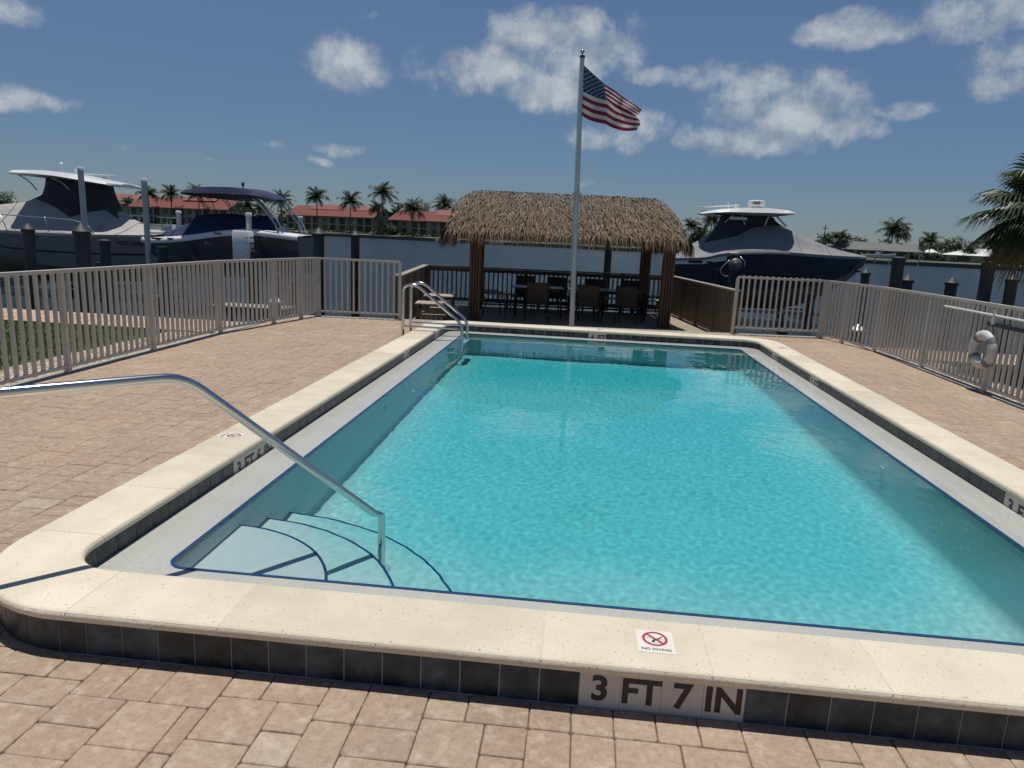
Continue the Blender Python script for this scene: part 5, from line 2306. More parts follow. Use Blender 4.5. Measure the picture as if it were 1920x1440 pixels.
B3.slab('t_top', ['white', 'alu'], [(6.78, 2.86), (7.4, 3.0), (8.2, 3.08), (9.2, 3.1), (9.8, 3.05), (10.1, 2.99)],
        [(6.78, 2.82), (7.6, 2.84), (8.4, 2.82), (9.4, 2.84), (10.1, 2.95)], 1.0, x_round=.5)
B3.skirt('canvas_curtain', 'canvas', 8.5, .92, .72, lambda x: 2.80, [(6.98, 1.82), (7.4, 1.93), (8.1, 2.10), (8.6, 2.40), (9.0, 2.50), (9.55, 2.56), (9.9, 2.48)], seed=8)
mb = MB()
for sgn in (-1, 1):
    y = 24.8 + sgn * .72
    for a, b_ in (((7.6, 2.55), (7.9, 2.86)), ((8.3, 2.5), (8.15, 2.86)), ((9.0, 2.5), (9.1, 2.86)), ((9.75, 2.5), (9.35, 2.86))):
        mb.tube([(a[0], y, a[1]), (b_[0], y, b_[1])], .028, 8)
mb.box(7.75, 8.35, 24.02, 24.1, 2.66, 2.76)
mb.build('top_frame', 'alu', r3, smooth=True, angle=40)
rd = MB()
rd.lathe([(.26, 3.17), (.30, 3.2), (.31, 3.30), (.30, 3.37), (.26, 3.395)], (8.8, 24.8, 0), 24)
rd.lathe([(.2, 3.1), (.2, 3.17)], (8.8, 24.8, 0), 16)
rdo = rd.build('radar_dome', 'white', r3, smooth=True, angle=40)
text_obj('dome_lettering', 'HIAD', .12, frame((8.72, 24.483, 3.285), (1, .0, 0), (0, 0, 1)), 'black', rdo, bold=.003, depth=.006)
mb = MB()
mb.tube([(6.75, 24.5, 3.06), (8.15, 24.6, 3.20)], .022, 7)
mb.tube([(6.75, 25.1, 3.08), (8.1, 25.0, 3.2)], .018, 7)
mb.tube([(8.05, 24.7, 3.08), (8.05, 24.7, 3.22)], .05, 8)
mb.tube([(7.8, 24.8, 3.08), (7.8, 24.8, 3.28)], .012, 6)
mb.build('antenna', 'white', r3, smooth=True)
mb = MB()
s_ = interp_st(B3.st, 6.6)
mb.box(6.38, 6.86, 24.8 - s_[1] - .022, 24.8 - s_[1] + .02, 1.09, 1.19)
mb.box(7.02, 7.22, 24.8 - s_[1] - .03, 24.8 - s_[1] + .02, 1.11, 1.18)
mb.build('name_panel', 'covernavy', r3)
mb = MB()
mb.tube(fillet([(12.9, 24.8, 1.5), (12.55, 24.7, 1.25), (12.35, 24.6, 1.05)], .08), .035, 7)
mb.lathe([(.01, 1.0), (.09, 1.03), (.10, 1.1), (.01, 1.15)], (12.62, 24.62, 0), 10)
mb.build('anchor', 'gear', r3, smooth=True)
lift('boat lift under the navy centre-console boat', 7.4, 10.6, 23.3, 26.4, -.68)
# lift winch in front of it
wc = thing('lift_winch', 'round galvanised lift winch on a post in front of the navy boat', 'winch', (7.75, 22.9, ZW))
mb = MB()
mb.lathe([(.07, -3), (.06, .95)], (7.75, 22.9, 0), 10)
mb.build('post', 'pile', wc)
mb = MB(Matrix.Translation((7.85, 22.75, 1.12)) @ Matrix.Rotation(PI / 2, 4, 'X'))
mb.lathe([(.02, -.06), (.22, -.06), (.23, 0), (.20, .05), (.10, .09), (.08, .14), (.02, .15)], n=20)
mb.build('drum', 'gear', wc, smooth=True, angle=40)
mb = MB(Matrix.Translation((7.8, 22.85, 1.45)) @ Matrix.Rotation(PI / 2, 4, 'Y'))
mb.lathe([(.02, -.16), (.09, -.16), (.10, -.1), (.10, .12), (.06, .16)], n=16)
mb.build('motor', 'gear', wc, smooth=True, angle=40)
mb = MB()
mb.tube(fillet([(7.75, 22.85, 1.35), (7.5, 22.8, 1.1), (7.35, 22.8, .9), (7.5, 22.8, .7), (7.72, 22.85, .72)], .15), .02, 6)
mb.tube(fillet([(8.0, 22.85, 1.4), (8.2, 22.8, 1.2), (8.15, 22.8, 1.0)], .1), .015, 6)
mb.build('cable', 'alu', wc, smooth=True)

# white cone caps on low posts behind both fences
def cone_post(x, y, z_, label):
    p = thing('cone_capped_post', label, 'dock post', (x, y, ZW), 'white cone-capped dock posts')
    mb = MB()
    mb.lathe([(.14, -3), (.14, z_)], (x, y, 0), 14)
    mb.build('shaft', 'pile', p, smooth=True, angle=50)
    mb = MB()
    mb.lathe([(.16, z_ - .03), (.165, z_), (.02, z_ + .12)], (x, y, 0), 18)
    mb.build('cone_cap', 'white', p, smooth=True, angle=30)


cone_post(-4.27, 13.1, .04, 'dock post with white cone cap glinting through the left fence')
cone_post(8.9, 14.15, .02, 'dock post with white cone cap glinting through the right fence')


# ---- small boats at the far docks
def small_boat(x, y, z_, L_, rot, label, colr='white', console=True):
    b_ = thing('small_boat', label, 'boat', (0, 0, 0), 'small boats along the far docks')
    Bt = Boat(b_, 0, [(-L_ / 2, .9, .75, .2, .8, .0), (0, 1.0, .82, .2, .85, -.1), (L_ * .3, .7, .95, .35, .5, .0), (L_ / 2, .05, 1.15, .9, .03, .7)])
    Bt.build_hull(colr, colr)
    Bt.deck_top('deck', 'white', .05, .0)
    if console:
        mb = MB()
        mb.box(-.5, .3, -.35, .35, .8, 1.5)
        mb.build('console', 'white', b_)
        mb = MB()
        for sx in (-.6, .5):
            for sy in (-.5, .5):
                mb.tube([(sx, sy, .8), (sx, sy, 2.1)], .03, 6)
        mb.build('top_frame', 'alu', b_)
        mb = MB()
        mb.box(-.9, .8, -.7, .7, 2.1, 2.17)
        mb.build('t_top', 'white', b_)
    b_.location = (x, y, z_)
    b_.rotation_euler = (0, 0, rot)

small_boat(-36.0, 56.5, -.1, 6.5, PI + .1, 'small white open boat beyond the bow of the navy covered sport boat, nearer one')
small_boat(-37.5, 64, -.1, 7.0, PI - .05, 'small white console boat just right of the nearer small white boat')
small_boat(-44, 108, -.6, 6.0, .4, 'small dark boat behind the stern of the navy covered sport boat', 'hullgrey', False)
small_boat(-39.8, 221, -1.1, 8.5, -.25, 'small white boat moored at the far bank left of the hut', 'white', False)

# ================================================================== FAR BANK
SA = Vector((-83.9, 237.2, 0))
SD = Vector((.95557, -.29477, 0))
SN = Vector((.29477, .95557, 0))
SROT = math.atan2(SD.y, SD.x)


def shore(s, o_, z_=0):
    p = SA + SD * s + SN * o_
    return Vector((p.x, p.y, z_))


mb = MB()
pts = [shore(-900, 0, -.05), shore(900, 0, -.05), shore(900, 8, .25), shore(900, 900, .6), shore(-900, 900, .6), shore(-900, 8, .25)]
mb.add([shore(-900, 0, -.05), shore(900, 0, -.05), shore(900, 8, .25), shore(-900, 8, .25)], [(0, 1, 2, 3)])
mb.add([shore(-900, 8, .25), shore(900, 8, .25), shore(900, 900, .6), shore(-900, 900, .6)], [(0, 1, 2, 3)])
mb.build('far_bank', 'farlawn', kind='structure')
mb = MB()
mb.add([shore(-900, -.1, -3), shore(900, -.1, -3), shore(900, -.1, .0), shore(-900, -.1, .0)], [(0, 1, 2, 3)])
mb.add([shore(-900, -.1, .0), shore(900, -.1, .0), shore(900, .4, .0), shore(-900, .4, .0)], [(0, 1, 2, 3)])
mb.build('far_seawall', 'farwall', kind='structure')

# condos ----------------------------------------------------------
def condo(label, s0, s1, off_, depth, ez, rz, bays, wall='stucco', pent=None):
    """two storeys, screened porches alternate with windows, pitched red roof"""
    c = thing('condo_building', label, 'apartment building', shore(s0, off_, 0), 'red-roofed condos on the far bank')
    T = Matrix.Translation(shore(s0, off_, .2)) @ Matrix.Rotation(SROT, 4, 'Z')
    L_ = s1 - s0
    bw = L_ / bays
    mb = MB(T)
    # walls with openings: piers, sills and floor bands round recessed openings
    mb.box(0, L_, 1.2, depth, 0, ez - .3)
    fz = [(0.25, ez * .46), (ez * .55, ez - .45)]
    mb.box(0, L_, 0, 1.2, ez - .45, ez)
    mb.box(0, L_, 0, 1.2, ez * .46, ez * .55)
    mb.box(0, L_, 0, 1.2, 0, .25)
    for k in range(bays + 1):
        x = k * bw
        pw_ = .55 if k % 2 else .9
        mb.box(max(0, x - pw_), min(L_, x + pw_), .003, 1.2, .25, ez - .45)
    # gable triangles
    for x in (0, L_):
        mb.add([(x, 0, ez), (x, depth, ez), (x, depth / 2, rz - .1)], [(0, 1, 2)])
    mb.build('wall', wall, c)
    for k in range(bays):
        for (z0, z1) in fz:
            x0, x1 = k * bw + (.9 if k % 2 == 0 else .55), (k + 1) * bw - (.9 if k % 2 else .55)
            if k % 3 == 1:      # window in a wall
                mb = MB(T)
                mb.box(x0, x1, .35, .5, z0, z0 + .8)
                mb.box(x0, x0 + .5, .35, .5, z0 + .8, z1)
                mb.box(x1 - .5, x1, .35, .5, z0 + .8, z1)
                f = mb.build('window', wall, c)
                mb = MB(T)
                mb.box(x0 + .5, x1 - .5, .42, .48, z0 + .8, z1)
                mb.build('pane', 'glassdark', f)
                mb = MB(T)
                xm = (x0 + x1) / 2
                mb.box(xm - .07, xm + .07, .38, .42, z0 + .8, z1)
                mb.build('mullion', 'winframe', f)
            else:               # screened porch
                mb = MB(T)
                mb.box(x0, x1, .55, .6, z0, z1)
                f = mb.build('porch_screen', 'screen', c)
                mb = MB(T)
                for q in (.33, .66):
                    xm = x0 + (x1 - x0) * q
                    mb.box(xm - .05, xm + .05, .48, .545, z0, z1)
                mb.box(x0, x1, .48, .545, z0 + .95, z0 + 1.05)
                mb.build('porch_frame', 'winframe', f)
    for x, sgn in ((L_, 1),):
        for z_ in (1.4, ez * .62):
            for y in (depth * .3, depth * .7):
                mb = MB(T)
                mb.box(x + .002, x + .06, y - .5, y + .5, z_, z_ + 1.3)
                mb.build('window', 'glassdark', c)
        mb = MB(T)
        mb.box(x + .002, x + .06, depth / 2 - .4, depth / 2 + .4, ez + 1.0, ez + 2.1)
        mb.build('window', 'glassdark', c)
    # roof as ribbed tile courses
    mb = MB(T)
    ov = .7
    n = 14
    for sgn, y0, y1 in ((-1, -ov, depth / 2), (1, depth + ov, depth / 2)):
        rings = []
        for q in range(n + 1):
            t_ = q / n
            y = y0 + (y1 - y0) * t_
            z_ = ez - .12 + (rz - ez + .12) * t_
            rings.append([(-.6, y, z_ + .10), (L_ + .6, y, z_ + .10)])
            if q < n:
                rings.append([(-.6, y + (y1 - y0) / n, z_ + (rz - ez + .12) / n + .02), (L_ + .6, y + (y1 - y0) / n, z_ + (rz - ez + .12) / n + .02)])
        mb.loft(rings, False, (False, False))
        mb.add([(-.6, y0, ez - .12), (L_ + .6, y0, ez - .12), (L_ + .6, y0, ez - .02), (-.6, y0, ez - .02)], [(0, 1, 2, 3)])
    rf = mb.build('roof', 'roofred', c)
    for x in (-.45, L_ + .45):
        for y0 in (-ov, depth + ov):
            mb = MB(T)
            mb.bar((x, y0, ez - .2), (x, depth / 2, rz - .12), .25, .22)
            mb.build('rake_board', 'bark', rf)
    if pent:
        mb = MB(T)
        for a, b_, dz in pent:
            y = depth * .5
            mb.add([(a, y - 3, rz - 1.2), (b_, y - 3, rz - 1.2), (b_, y, rz + dz), (a, y, rz + dz), (a, y + 3, rz - 1.2), (b_, y + 3, rz - 1.2)],
                   [(0, 1, 2, 3), (3, 2, 5, 4), (0, 3, 4), (1, 5, 2)])
        mb.build('raised_roof', 'roofred', rf)
    return c


condo('long red-roofed condo behind the tall white guide poles at left', -117.5, -63, 18, 14, 6.9, 11.4, 12, pent=[(26, 44, .5)])
condo('red-roofed condo in the middle of the far bank, behind the thick dark piling', -34.0, 5.2, 18, 14, 5.9, 9.6, 10, pent=[(8, 22, .7), (28, 34, .4)])
condo('red-roofed condo just left of the thatched hut', 12.2, 40, 18, 14, 5.5, 8.9, 7, pent=[(16, 22, .8)])
# gable end of a fourth condo, far left
c = thing('condo_building', 'dark gabled condo end partly hidden by the grey covered boat', 'apartment building', shore(-150, 26, 0), 'red-roofed condos on the far bank')
T = Matrix.Translation(shore(-139, 26, .2)) @ Matrix.Rotation(SROT - .25, 4, 'Z')
mb = MB(T)
mb.box(-14, 0, 0, 30, 0, 8.5)
mb.add([(-14, 0, 8.5), (0, 0, 8.5), (-7, 0, 12.6)], [(0, 1, 2)])
mb.build('wall', 'stucco', c)
mb = MB(T)
mb.add([(-14.6, -.5, 8.2), (-14.6, 30, 8.2), (-7, 30, 12.8), (-7, -.5, 12.8)], [(0, 1, 2, 3)])
mb.add([(.6, -.5, 8.2), (.6, 30, 8.2), (-7, 30, 12.8), (-7, -.5, 12.8)], [(3, 2, 1, 0)])
mb.build('roof', 'roofred', c)
for z_ in (2.0, 5.6):
    for x in (-10, -4):
        mb = MB(T)
        mb.box(x - .6, x + .6, -.06, -.002, z_, z_ + 1.4)
        mb.build('window', 'glassdark', c)


# houses at right -------------------------------------------------
def house(label, s0, s1, off_, depth, ez, rz, roofm, wall, wins, hip=3.5, eave_drop=.6):
    h_ = thing('house', label, 'house', shore(s0, off_, 0), 'low houses on the far bank')
    T = Matrix.Translation(shore(s0, off_, .2)) @ Matrix.Rotation(SROT, 4, 'Z')
    L_ = s1 - s0
    mb = MB(T)
    mb.box(0, L_, 0, depth, 0, ez)
    mb.build('wall', wall, h_)
    mb = MB(T)
    o_ = eave_drop
    n = 8
    rings = []
    for q in range(n + 1):
        t_ = q / n
        rings.append([(-o_ + (hip + o_) * t_, -o_ + (depth / 2 + o_) * t_, ez - .1 + (rz - ez) * t_), (L_ + o_ - (hip + o_) * t_, -o_ + (depth / 2 + o_) * t_, ez - .1 + (rz - ez) * t_),
                      (L_ + o_ - (hip + o_) * t_, depth + o_ - (depth / 2 + o_) * t_, ez - .1 + (rz - ez) * t_), (-o_ + (hip + o_) * t_, depth + o_ - (depth / 2 + o_) * t_, ez - .1 + (rz - ez) * t_)])
    mb.loft(rings, True, (True, False))
    mb.build('roof', roofm, h_)
    for a, b_, z0, z1 in wins:
        mb = MB(T)
        mb.box(a - .12, b_ + .12, -.05, -.002, z0 - .12, z1 + .12)
        f = mb.build('window', 'winframe', h_)
        mb = MB(T)
        mb.box(a, b_, -.08, -.052, z0, z1)
        mb.build('pane', 'glassdark', f)
    return h_


S0 = 165
house('low house with a wide grey roof behind the bow of the navy boat', 156, 181, 20, 12, 2.3, 4.6, 'rooftan', 'stucco', [(2 + 3.3 * k, 4.4 + 3.3 * k, .3, 2.0) for k in range(7)], hip=1.2)
house('low house with a bright white roof between the pilings and the fan palm', 186.5, 206, 17, 12, 2.0, 3.9, 'roofwhite', 'stucco', [(1.5, 5, .4, 1.7), (8, 12.5, .2, 1.7), (14.5, 18, .3, 1.7)], hip=6.5)
house('small house with a white roof just left of the bright white-roofed house', 181.5, 185.5, 24, 8, 2.0, 3.3, 'roofwhite', 'stuccoyellow', [(1, 2.6, .6, 1.7)], hip=1.6)
house('yellowish house far behind the hut, seen under the thatch at left', 48, 70, 18, 10, 2.8, 5.0, 'rooftan', 'stuccoyellow', [(2 + 4 * k, 4.6 + 4 * k, .6, 2.1) for k in range(5)], hip=4)
house('pale house far behind the hut, seen under the thatch at right', 82, 104, 18, 10, 2.8, 5.2, 'roofwhite', 'stucco', [(2 + 4 * k, 4.6 + 4 * k, .6, 2.1) for k in range(5)], hip=4)


# boat house frames and docks along the far wall at right
def far_dock(label, s, ln, boat=True):
    d = thing('far_dock', label, 'dock', shore(s, -2, 0), 'docks along the far bank')
    T = Matrix.Translation(shore(s, -6, 0)) @ Matrix.Rotation(SROT, 4, 'Z')
    mb = MB(T)
    mb.box(0, ln, 0, 2, -.25, -.05)
    mb.build('deck', 'dock', d)
    n = int(ln / 3)
    for k in range(n + 1):
        mb = MB(T)
        mb.box(k * ln / n - .12, k * ln / n + .12, -.1, .14, -2, 1.6)
        mb.build('post', 'wpole', d)


far_dock('dock with white posts in front of the grey-roofed house', 158, 19)
far_dock('dock with white posts on the far bank seen below the thatch', 60, 12)
far_dock('dock with white posts on the far bank, right of the flagpole below the thatch', 92, 14)
far_dock('low dock on the far bank in front of the middle condo', -20, 9)
small_boat(shore(168, -7).x, shore(168, -7).y, .5, 7.5, SROT, 'white boat on the dock in front of the grey-roofed house')
small_boat(shore(66, -5).x, shore(66, -5).y, -.8, 7, SROT, 'small white boat on the far bank below the thatch', 'white', False)


# ------------------------------------------------------------------ palms and trees
def frond(mb, base, yaw, pitch, ln, droop, wd, rr, seg=9, m=0):
    """pinnate leaf: rachis with drooping leaflets on both sides"""
    pts = []
    p = Vector(base)
    a = pitch
    for k in range(seg + 1):
        pts.append(p.copy())
        st = ln / seg
        p = p + Vector((math.cos(yaw) * math.cos(a), math.sin(yaw) * math.cos(a), math.sin(a))) * st
        a -= droop / seg * (.5 + 1.2 * k / seg)
    side = Vector((-math.sin(yaw), math.cos(yaw), 0))
    tn = rr.random()
    for k in range(seg):
        p0, p1 = pts[k], pts[k + 1]
        f = (k + .5) / seg
        w_ = wd * (math.sin(PI * min(1, f * .85 + .12))) ** .7
        dirv = (p1 - p0)
        for sgn in (-1, 1):
            for q in range(3):
                b0 = p0 + dirv * (q / 3)
                b1 = p0 + dirv * (q / 3 + .36)
                tip = b0 + dirv * .9 + side * (sgn * w_ * rr.uniform(.8, 1.1)) + Vector((0, 0, -w_ * rr.uniform(.45, .95)))
                mb.add([b0, b1, tip], [(0, 1, 2)], m, min(1, max(0, tn + rr.uniform(-.3, .3))))
    mb.tube(pts[::3] + [pts[-1]] if seg % 3 else pts[::3], .03, 4, m, .3, cap=False)


def make_palm(name, label, h, n, ln, seed, tr=.22, group='tall palms on the far bank'):
    rr = random.Random(seed)
    t_ = thing(name, label, 'palm tree', (0, 0, 0), group)
    mb = MB()
    lx, ly = rr.uniform(-.3, .3), rr.uniform(-.3, .3)
    pts = [(lx * (k / 5) ** 2, ly * (k / 5) ** 2, -.5 + (h + .5) * k / 5) for k in range(6)]
    mb.tube(pts, [tr * 1.25, tr * 1.05, tr, tr * .95, tr * .85, tr * .7], 9)
    mb.build('trunk', 'trunk', t_, smooth=True)
    mb = MB()
    mb.tube([(lx, ly, h), (lx, ly, h + ln * .22)], [tr * .7, tr * .4], 8)
    mb.build('crownshaft', 'palmleaf', t_, smooth=True)
    mb = MB()
    for k in range(n):
        yaw = 2 * PI * k / n * 2.4 + rr.uniform(-.3, .3)
        pitch = R(78 - 95 * (k / n) + rr.uniform(-8, 8))
        frond(mb, (lx, ly, h + ln * .2), yaw, pitch, ln * rr.uniform(.85, 1.1), R(70 + rr.uniform(-15, 35)), ln * .30, rr)
    mb.build('crown', 'palmleaf', t_)
    return t_


PALMS = [  # x, y, crown z, frond length, variant, label
    (-210.5, 297.2, 15.0, 5.0, 0, 'palm behind the right end of the grey boat hardtop'),
    (-195.1, 294.5, 8.6, 4.0, 1, 'short bushy palm at the left end of the long left condo'),
    (-176.7, 280.5, 11.9, 5.2, 2, 'palm behind the tall white guide pole between the covered boats'),
    (-164.8, 276.8, 12.1, 5.0, 0, 'palm in front of the left condo, second from the tall white guide pole'),
    (-150.6, 272.4, 12.4, 5.2, 1, 'palm in front of the left condo, just left of the navy bimini top'),
    (-127.6, 265.0, 8.3, 4.6, 2, 'short bushy palm seen under the navy bimini top'),
    (-123.0, 268.0, 7.8, 4.4, 0, 'second short palm seen under the navy bimini top, beside the other one'),
    (-109.3, 255.5, 10.3, 5.2, 1, 'full palm right behind the silver tower legs of the sport boat'),
    (-92.9, 248.4, 12.1, 4.9, 2, 'palm with a straight trunk above the thick dark piling'),
    (-79.4, 244.2, 10.7, 4.9, 0, 'palm at the right part of the middle condo, above the slimmer piling'),
    (-66.5, 240.2, 13.7, 5.3, 1, 'tallest palm on the far bank, between two red-roofed condos'),
    (-70.5, 247.7, 9.0, 4.0, 2, 'small palm at the foot of the tallest palm'),
    (-54.5, 234.4, 8.6, 5.2, 0, 'drooping palm in front of the condo left of the thatched hut'),
    (-48.7, 257.7, 11.7, 4.8, 1, 'palm rising behind the condo roof left of the thatched hut'),
    (34.2, 215.4, 6.9, 3.6, 2, 'palm just right of the thatched roof'),
    (39.6, 213.7, 8.3, 4.4, 0, 'larger palm behind the left end of the navy boat T-top'),
    (91.0, 214.3, 8.2, 4.6, 1, 'double-headed tall palm above the grey-roofed house, left head'),
    (92.6, 215.0, 7.4, 4.2, 2, 'double-headed tall palm above the grey-roofed house, right head'),
    (97.0, 204.8, 5.3, 3.4, 0, 'small palm between the grey-roofed and the white-roofed house'),
    (105.2, 200.0, 3.0, 2.6, 1, 'little palm standing against the bright white roof'),
    (75.0, 211.2, 5.5, 3.2, 2, 'small palm left of the grey-roofed house'),
    (116.5, 212.0, 5.4, 3.2, 1, 'small palm behind the right end of the bright white roof')]
prot = []
for v_ in range(3):
    prot.append(make_palm('royal_palm', 'tmp', 10.0, (24, 22, 26)[v_], 5.3, 31 + v_))
used = [False] * 3
for x, y, z_, ln, v_, lb in PALMS:
    sc_ = ln / 5.0
    h_ = z_ - .2
    # trunk height follows the crown height, the crown keeps its own size
    if not used[v_]:
        used[v_] = True
        o = prot[v_]
        o['label'] = lb
        first = o
    else:
        o = dup(prot[v_], (0, 0, 0), 0, lb)
    o.location = (x, y, .2 + h_ - 10.6 * sc_)
    o.rotation_euler = (0, 0, (x * 7.3 + y) % 6.28)
    o.scale = (sc_,) * 3
    ch_ = [c_ for c_ in o.children if c_.name.startswith('trunk')] if False else None
    if h_ - 10.6 * sc_ > 0:
        # stretch the trunk down to the ground
        for c_ in kids(o):
            if c_.name.startswith('trunk'):
                kz = (10 + (h_ - 10.6 * sc_) / sc_) / 10
                c_.scale = (1, 1, kz)
                c_.location = (0, 0, 10 - 10 * kz)


def make_tree(name, label, h, rad, seed, nl=900, group='leafy trees on the far bank', leaf=.55):
    rr = random.Random(seed)
    t_ = thing(name, label, 'tree', (0, 0, 0), group)
    mb = MB()
    mb.tube([(0, 0, -.5), (.1, 0, h * .35), (.0, .1, h * .7)], [.28, .2, .1], 7)
    lobes = []
    for k in range(9):
        a = 2 * PI * k / 9 * 1.7
        q = rr.uniform(.2, .75)
        lobes.append((Vector((math.cos(a) * rad * q, math.sin(a) * rad * q, h * rr.uniform(.42, .86))), rad * rr.uniform(.32, .52)))
    for c_, r_ in lobes[:6]:
        mb.tube([(.08, 0, h * .33), tuple(c_ * .6 + Vector((0, 0, h * .15))), tuple(c_)], [.13, .09, .04], 5)
    mb.build('trunk', 'bark', t_, smooth=True)
    mb = MB()
    for k in range(nl):
        c_, r_ = rr.choice(lobes)
        d = Vector((rr.gauss(0, 1), rr.gauss(0, 1), rr.gauss(0, 1))).normalized()
        p = c_ + d * r_ * rr.random() ** .4
        p.z = max(.25, p.z)
        s_ = leaf * rr.uniform(.5, 1.2)
        u = Vector((rr.gauss(0, 1), rr.gauss(0, 1), rr.gauss(0, .6))).normalized()
        v_ = u.orthogonal().normalized()
        tn = min(1, max(0, rr.gauss(.5, .22)))
        mb.add([p - u * s_, p + v_ * s_ * .55, p + u * s_, p - v_ * s_ * .55], [(0, 1, 2, 3)], 0, tn)
    mb.build('crown', 'leaf', t_)
    return t_


TREES = [(-283.8, 330.2, 11.5, 'broad tree at the far left edge behind the grey boat'), (-296, 338, 10, 'second tree at the far left edge, lower'),
         (-69.1, 269.3, 11.5, 'leafy tree between the two right condos'), (-62, 272, 10.5, 'leafy tree behind the left end of the condo next to the hut'),
         (-57.1, 271.1, 12, 'leafy tree behind the condo roof next to the hut'), (-47.9, 267.0, 12.2, 'leafy tree behind the condo roof, close to the thatch'),
         (-33, 262, 10, 'tree hidden mostly behind the thatched roof'), (31, 221.7, 5.5, 'low tree right beside the thatch, under the small palm'),
         (36.7, 220.3, 6.5, 'tree under the larger palm behind the navy boat'), (43.4, 224.1, 6.8, 'tree behind the left part of the T-top'),
         (72.0, 215.0, 6.0, 'tree left of the grey-roofed house, behind the bow cover'), (76.7, 214.1, 6.2, 'bushy tree at the left end of the grey roof'),
         (84.1, 221.1, 5.6, 'tree top showing above the middle of the grey roof'), (101.1, 220.5, 6.0, 'tree right behind the small white-roofed house'),
         (106.5, 222.0, 5.0, 'low tree behind the left part of the bright white roof'), (110.5, 219.1, 6.6, 'rounded tree above the bright white roof'),
         (115.7, 217.5, 5.6, 'tree behind the right part of the bright white roof'), (120.8, 215.9, 5.6, 'tree behind the fan palm, left one'),
         (125.5, 214.8, 5.0, 'tree behind the fan palm, right one'), (94.5, 229.3, 5.4, 'tree behind the right part of the grey roof'),
         (-132.4, 294.0, 9.0, 'tree behind the gap between the two left condos'), (-142.4, 296.0, 8.6, 'tree behind the right gable of the long left condo'),
         (-120, 285.0, 8.5, 'tree behind the left end of the middle condo'),
         (90.2, 194.9, 1.9, 'flowering shrub on the bank before the small white-roofed house'), (94.0, 193.5, 2.2, 'green shrub on the bank left of the bright white roof'),
         (97.5, 192.6, 1.7, 'low shrub on the bank below the bright white roof'), (-64.5, 243.5, 3.2, 'round shrub in the gap between the right condos'),
         (-66.5, 246.5, 4.0, 'taller shrub in the gap between the right condos')]
tp = [make_tree('leafy_tree', 'tmp', 10.0, 5.2, 51 + k) for k in range(3)]
ut = [False] * 3
for k, (x, y, h_, lb) in enumerate(TREES):
    v_ = k % 3
    o = tp[v_] if not ut[v_] else dup(tp[v_], (0, 0, 0), 0, lb)
    ut[v_] = True
    o['label'] = lb
    s_ = h_ / 9.6
    o.location = (x, y, .25)
    o.rotation_euler = (0, 0, (x * 3.1 + y * 1.7) % 6.28)
    o.scale = (s_ * (1.0 if h_ > 4 else 1.5), s_ * (1.0 if h_ > 4 else 1.5), s_)

# distant belt of trees that reads as one mass
rr = random.Random(99)
mb = MB()
for k in range(13000):
    s_ = rr.uniform(-900, 880)
    o_ = rr.uniform(70, 100)
    top = 4.2 + 2.2 * noise.noise(Vector((s_ * .035, 0, 0))) + 1.6 * noise.noise(Vector((s_ * .15, 5, 0)))
    p = shore(s_, o_, rr.uniform(.2, max(1, top)))
    u = Vector((rr.gauss(0, 1), rr.gauss(0, 1), rr.gauss(0, .7))).normalized()
    v_ = u.orthogonal().normalized()
    z_ = rr.uniform(.8, 1.8)
    mb.add([p - u * z_, p + v_ * z_ * .6, p + u * z_, p - v_ * z_ * .6], [(0, 1, 2, 3)], 0, rr.random())
mb.build('treeline', 'leaf', kind='stuff')
# hedge of low plants along the far bank behind the hut
mb = MB()
for k in range(5200):
    s_ = rr.choice((rr.uniform(42, 150), rr.uniform(42, 150), rr.uniform(178, 215), rr.uniform(-150, 42)))
    o_ = rr.uniform(26, 34) if s_ > 42 else rr.uniform(15, 17.5)
    top = (3.6 if s_ > 42 else 1.0) + (1.5 if s_ > 42 else .6) * noise.noise(Vector((s_ * .2, 2, 0)))
    p = shore(s_, o_, rr.uniform(.2, max(.5, top)))
    u = Vector((rr.gauss(0, 1), rr.gauss(0, 1), rr.gauss(0, .7))).normalized()
    v_ = u.orthogonal().normalized()
    z_ = rr.uniform(.25, .6)
    mb.add([p - u * z_, p + v_ * z_ * .6, p + u * z_, p - v_ * z_ * .6], [(0, 1, 2, 3)], 0, rr.random())
mb.build('undergrowth', 'leaf', kind='stuff')

# utility mast
ms_ = thing('utility_pole', 'thin dark utility pole rising left of the grey-roofed house', 'utility pole', (72.5, 216, 0))
mb = MB()
mb.tube([(72.5, 216, 0), (72.5, 216, 9.0)], .14, 6)
mb.build('shaft', 'bark', ms_)
mb = MB()
mb.box(71.6, 73.4, 215.9, 216.1, 8.0, 8.15)
mb.build('cross_arm', 'bark', ms_)

# ------------------------------------------------------------------ near fan palm at right
fpalm = thing('fan_palm', 'shaggy dark fan palm on the lawn at the right edge', 'palm tree', (9.25, 8.95, 0))
rr = random.Random(17)
CC = Vector((9.40, 8.95, 2.30))
mb = MB()
mb.tube([(9.52, 8.95, -.1), (9.46, 8.95, 1.0), (9.40, 8.95, 2.26)], [.16, .13, .12], 10)
mb.build('trunk', 'trunk', fpalm, smooth=True)


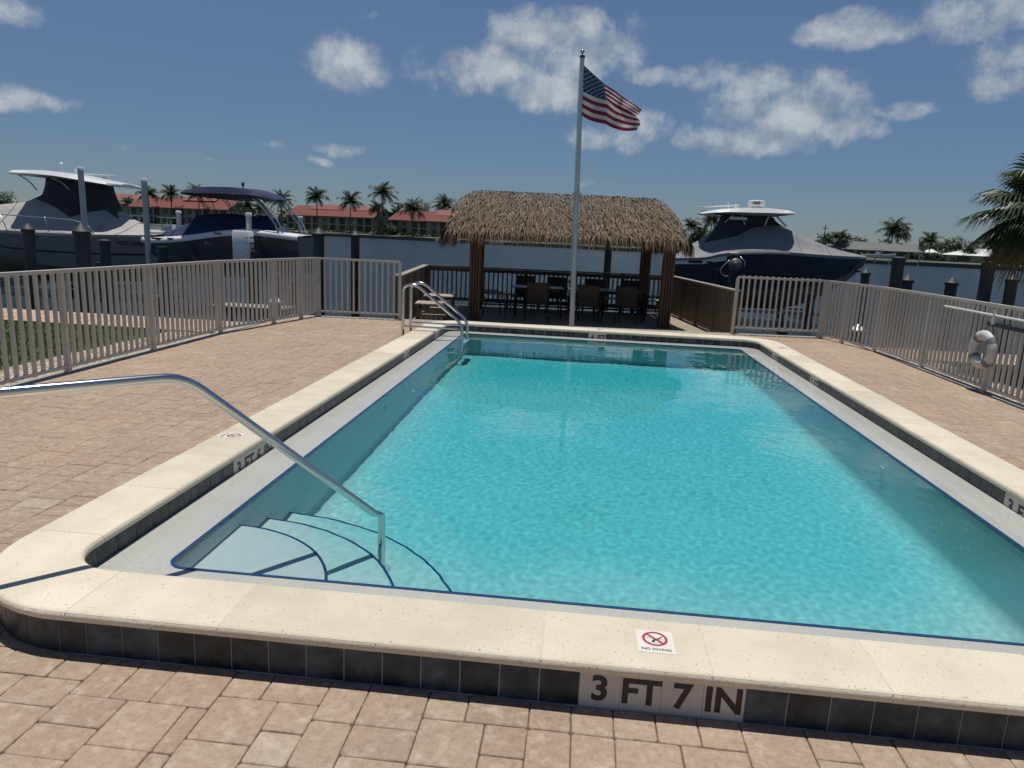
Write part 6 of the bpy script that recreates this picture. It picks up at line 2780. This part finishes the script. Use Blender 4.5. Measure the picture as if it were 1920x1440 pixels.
def fan(mb, base, d, up, size, n, spread, tone, droop):
    d = d.normalized()
    s = d.cross(up)
    if s.length < .05:
        s = d.orthogonal()
    s.normalize()
    nrm = s.cross(d).normalized()
    for k in range(n):
        a = spread * ((k + .5) / n - .5)
        e = (d * math.cos(a) + s * math.sin(a) + nrm * (-.10 * math.cos(a * 1.2))).normalized()
        ln = size * (1 - .35 * abs(a / spread * 2) ** 1.5) * rr.uniform(.9, 1.08)
        w_ = size * .030 * rr.uniform(.8, 1.2)
        sd = e.cross(nrm).normalized()
        p0 = base + e * .03
        p1 = base + e * ln * .5
        p2 = base + e * ln * .8 + Vector((0, 0, -droop * ln * .18))
        p3 = base + e * ln + Vector((0, 0, -droop * ln * .5))
        tn = min(1, max(0, tone + rr.uniform(-.22, .22)))
        fold = nrm * w_ * .5
        mb.add([p0, p1 - sd * w_ + fold, p1, p1 + sd * w_ + fold, p2 - sd * w_ * .7 + fold, p2, p2 + sd * w_ * .7 + fold, p3],
               [(0, 1, 2), (0, 2, 3), (1, 4, 5, 2), (2, 5, 6, 3), (4, 7, 5), (5, 7, 6)], 0, tn)


pet = MB()
for k in range(84):
    yaw = k * 2.39996
    q = (k + .5) / 84
    el_ = R(84 - 122 * q + rr.uniform(-10, 10))
    d = Vector((math.cos(yaw) * math.cos(el_), math.sin(yaw) * math.cos(el_), math.sin(el_)))
    st = CC + Vector((0, 0, .12 * (1 - q)))
    ln = rr.uniform(.36, .62)
    tip = st + d * ln + Vector((0, 0, -.05))
    pet.tube([st, st + d * ln * .5 + Vector((0, 0, .03)), tip], .012, 5, 0, .4)
    dead = q > .84
    mb = MB()
    fan(mb, tip, (d + Vector((0, 0, -.20 - .25 * q))), Vector((0, 0, 1)), rr.uniform(.52, .68) * (1 if q < .7 else .8), 28, R(rr.uniform(150, 215)), rr.uniform(.3, .75), rr.uniform(.4, 1.1))
    mb.build('fan_leaf', 'deadleaf' if dead else 'fanleaf', fpalm, smooth=False)
pet.build('leaf_stalks', 'trunk', fpalm, smooth=True)
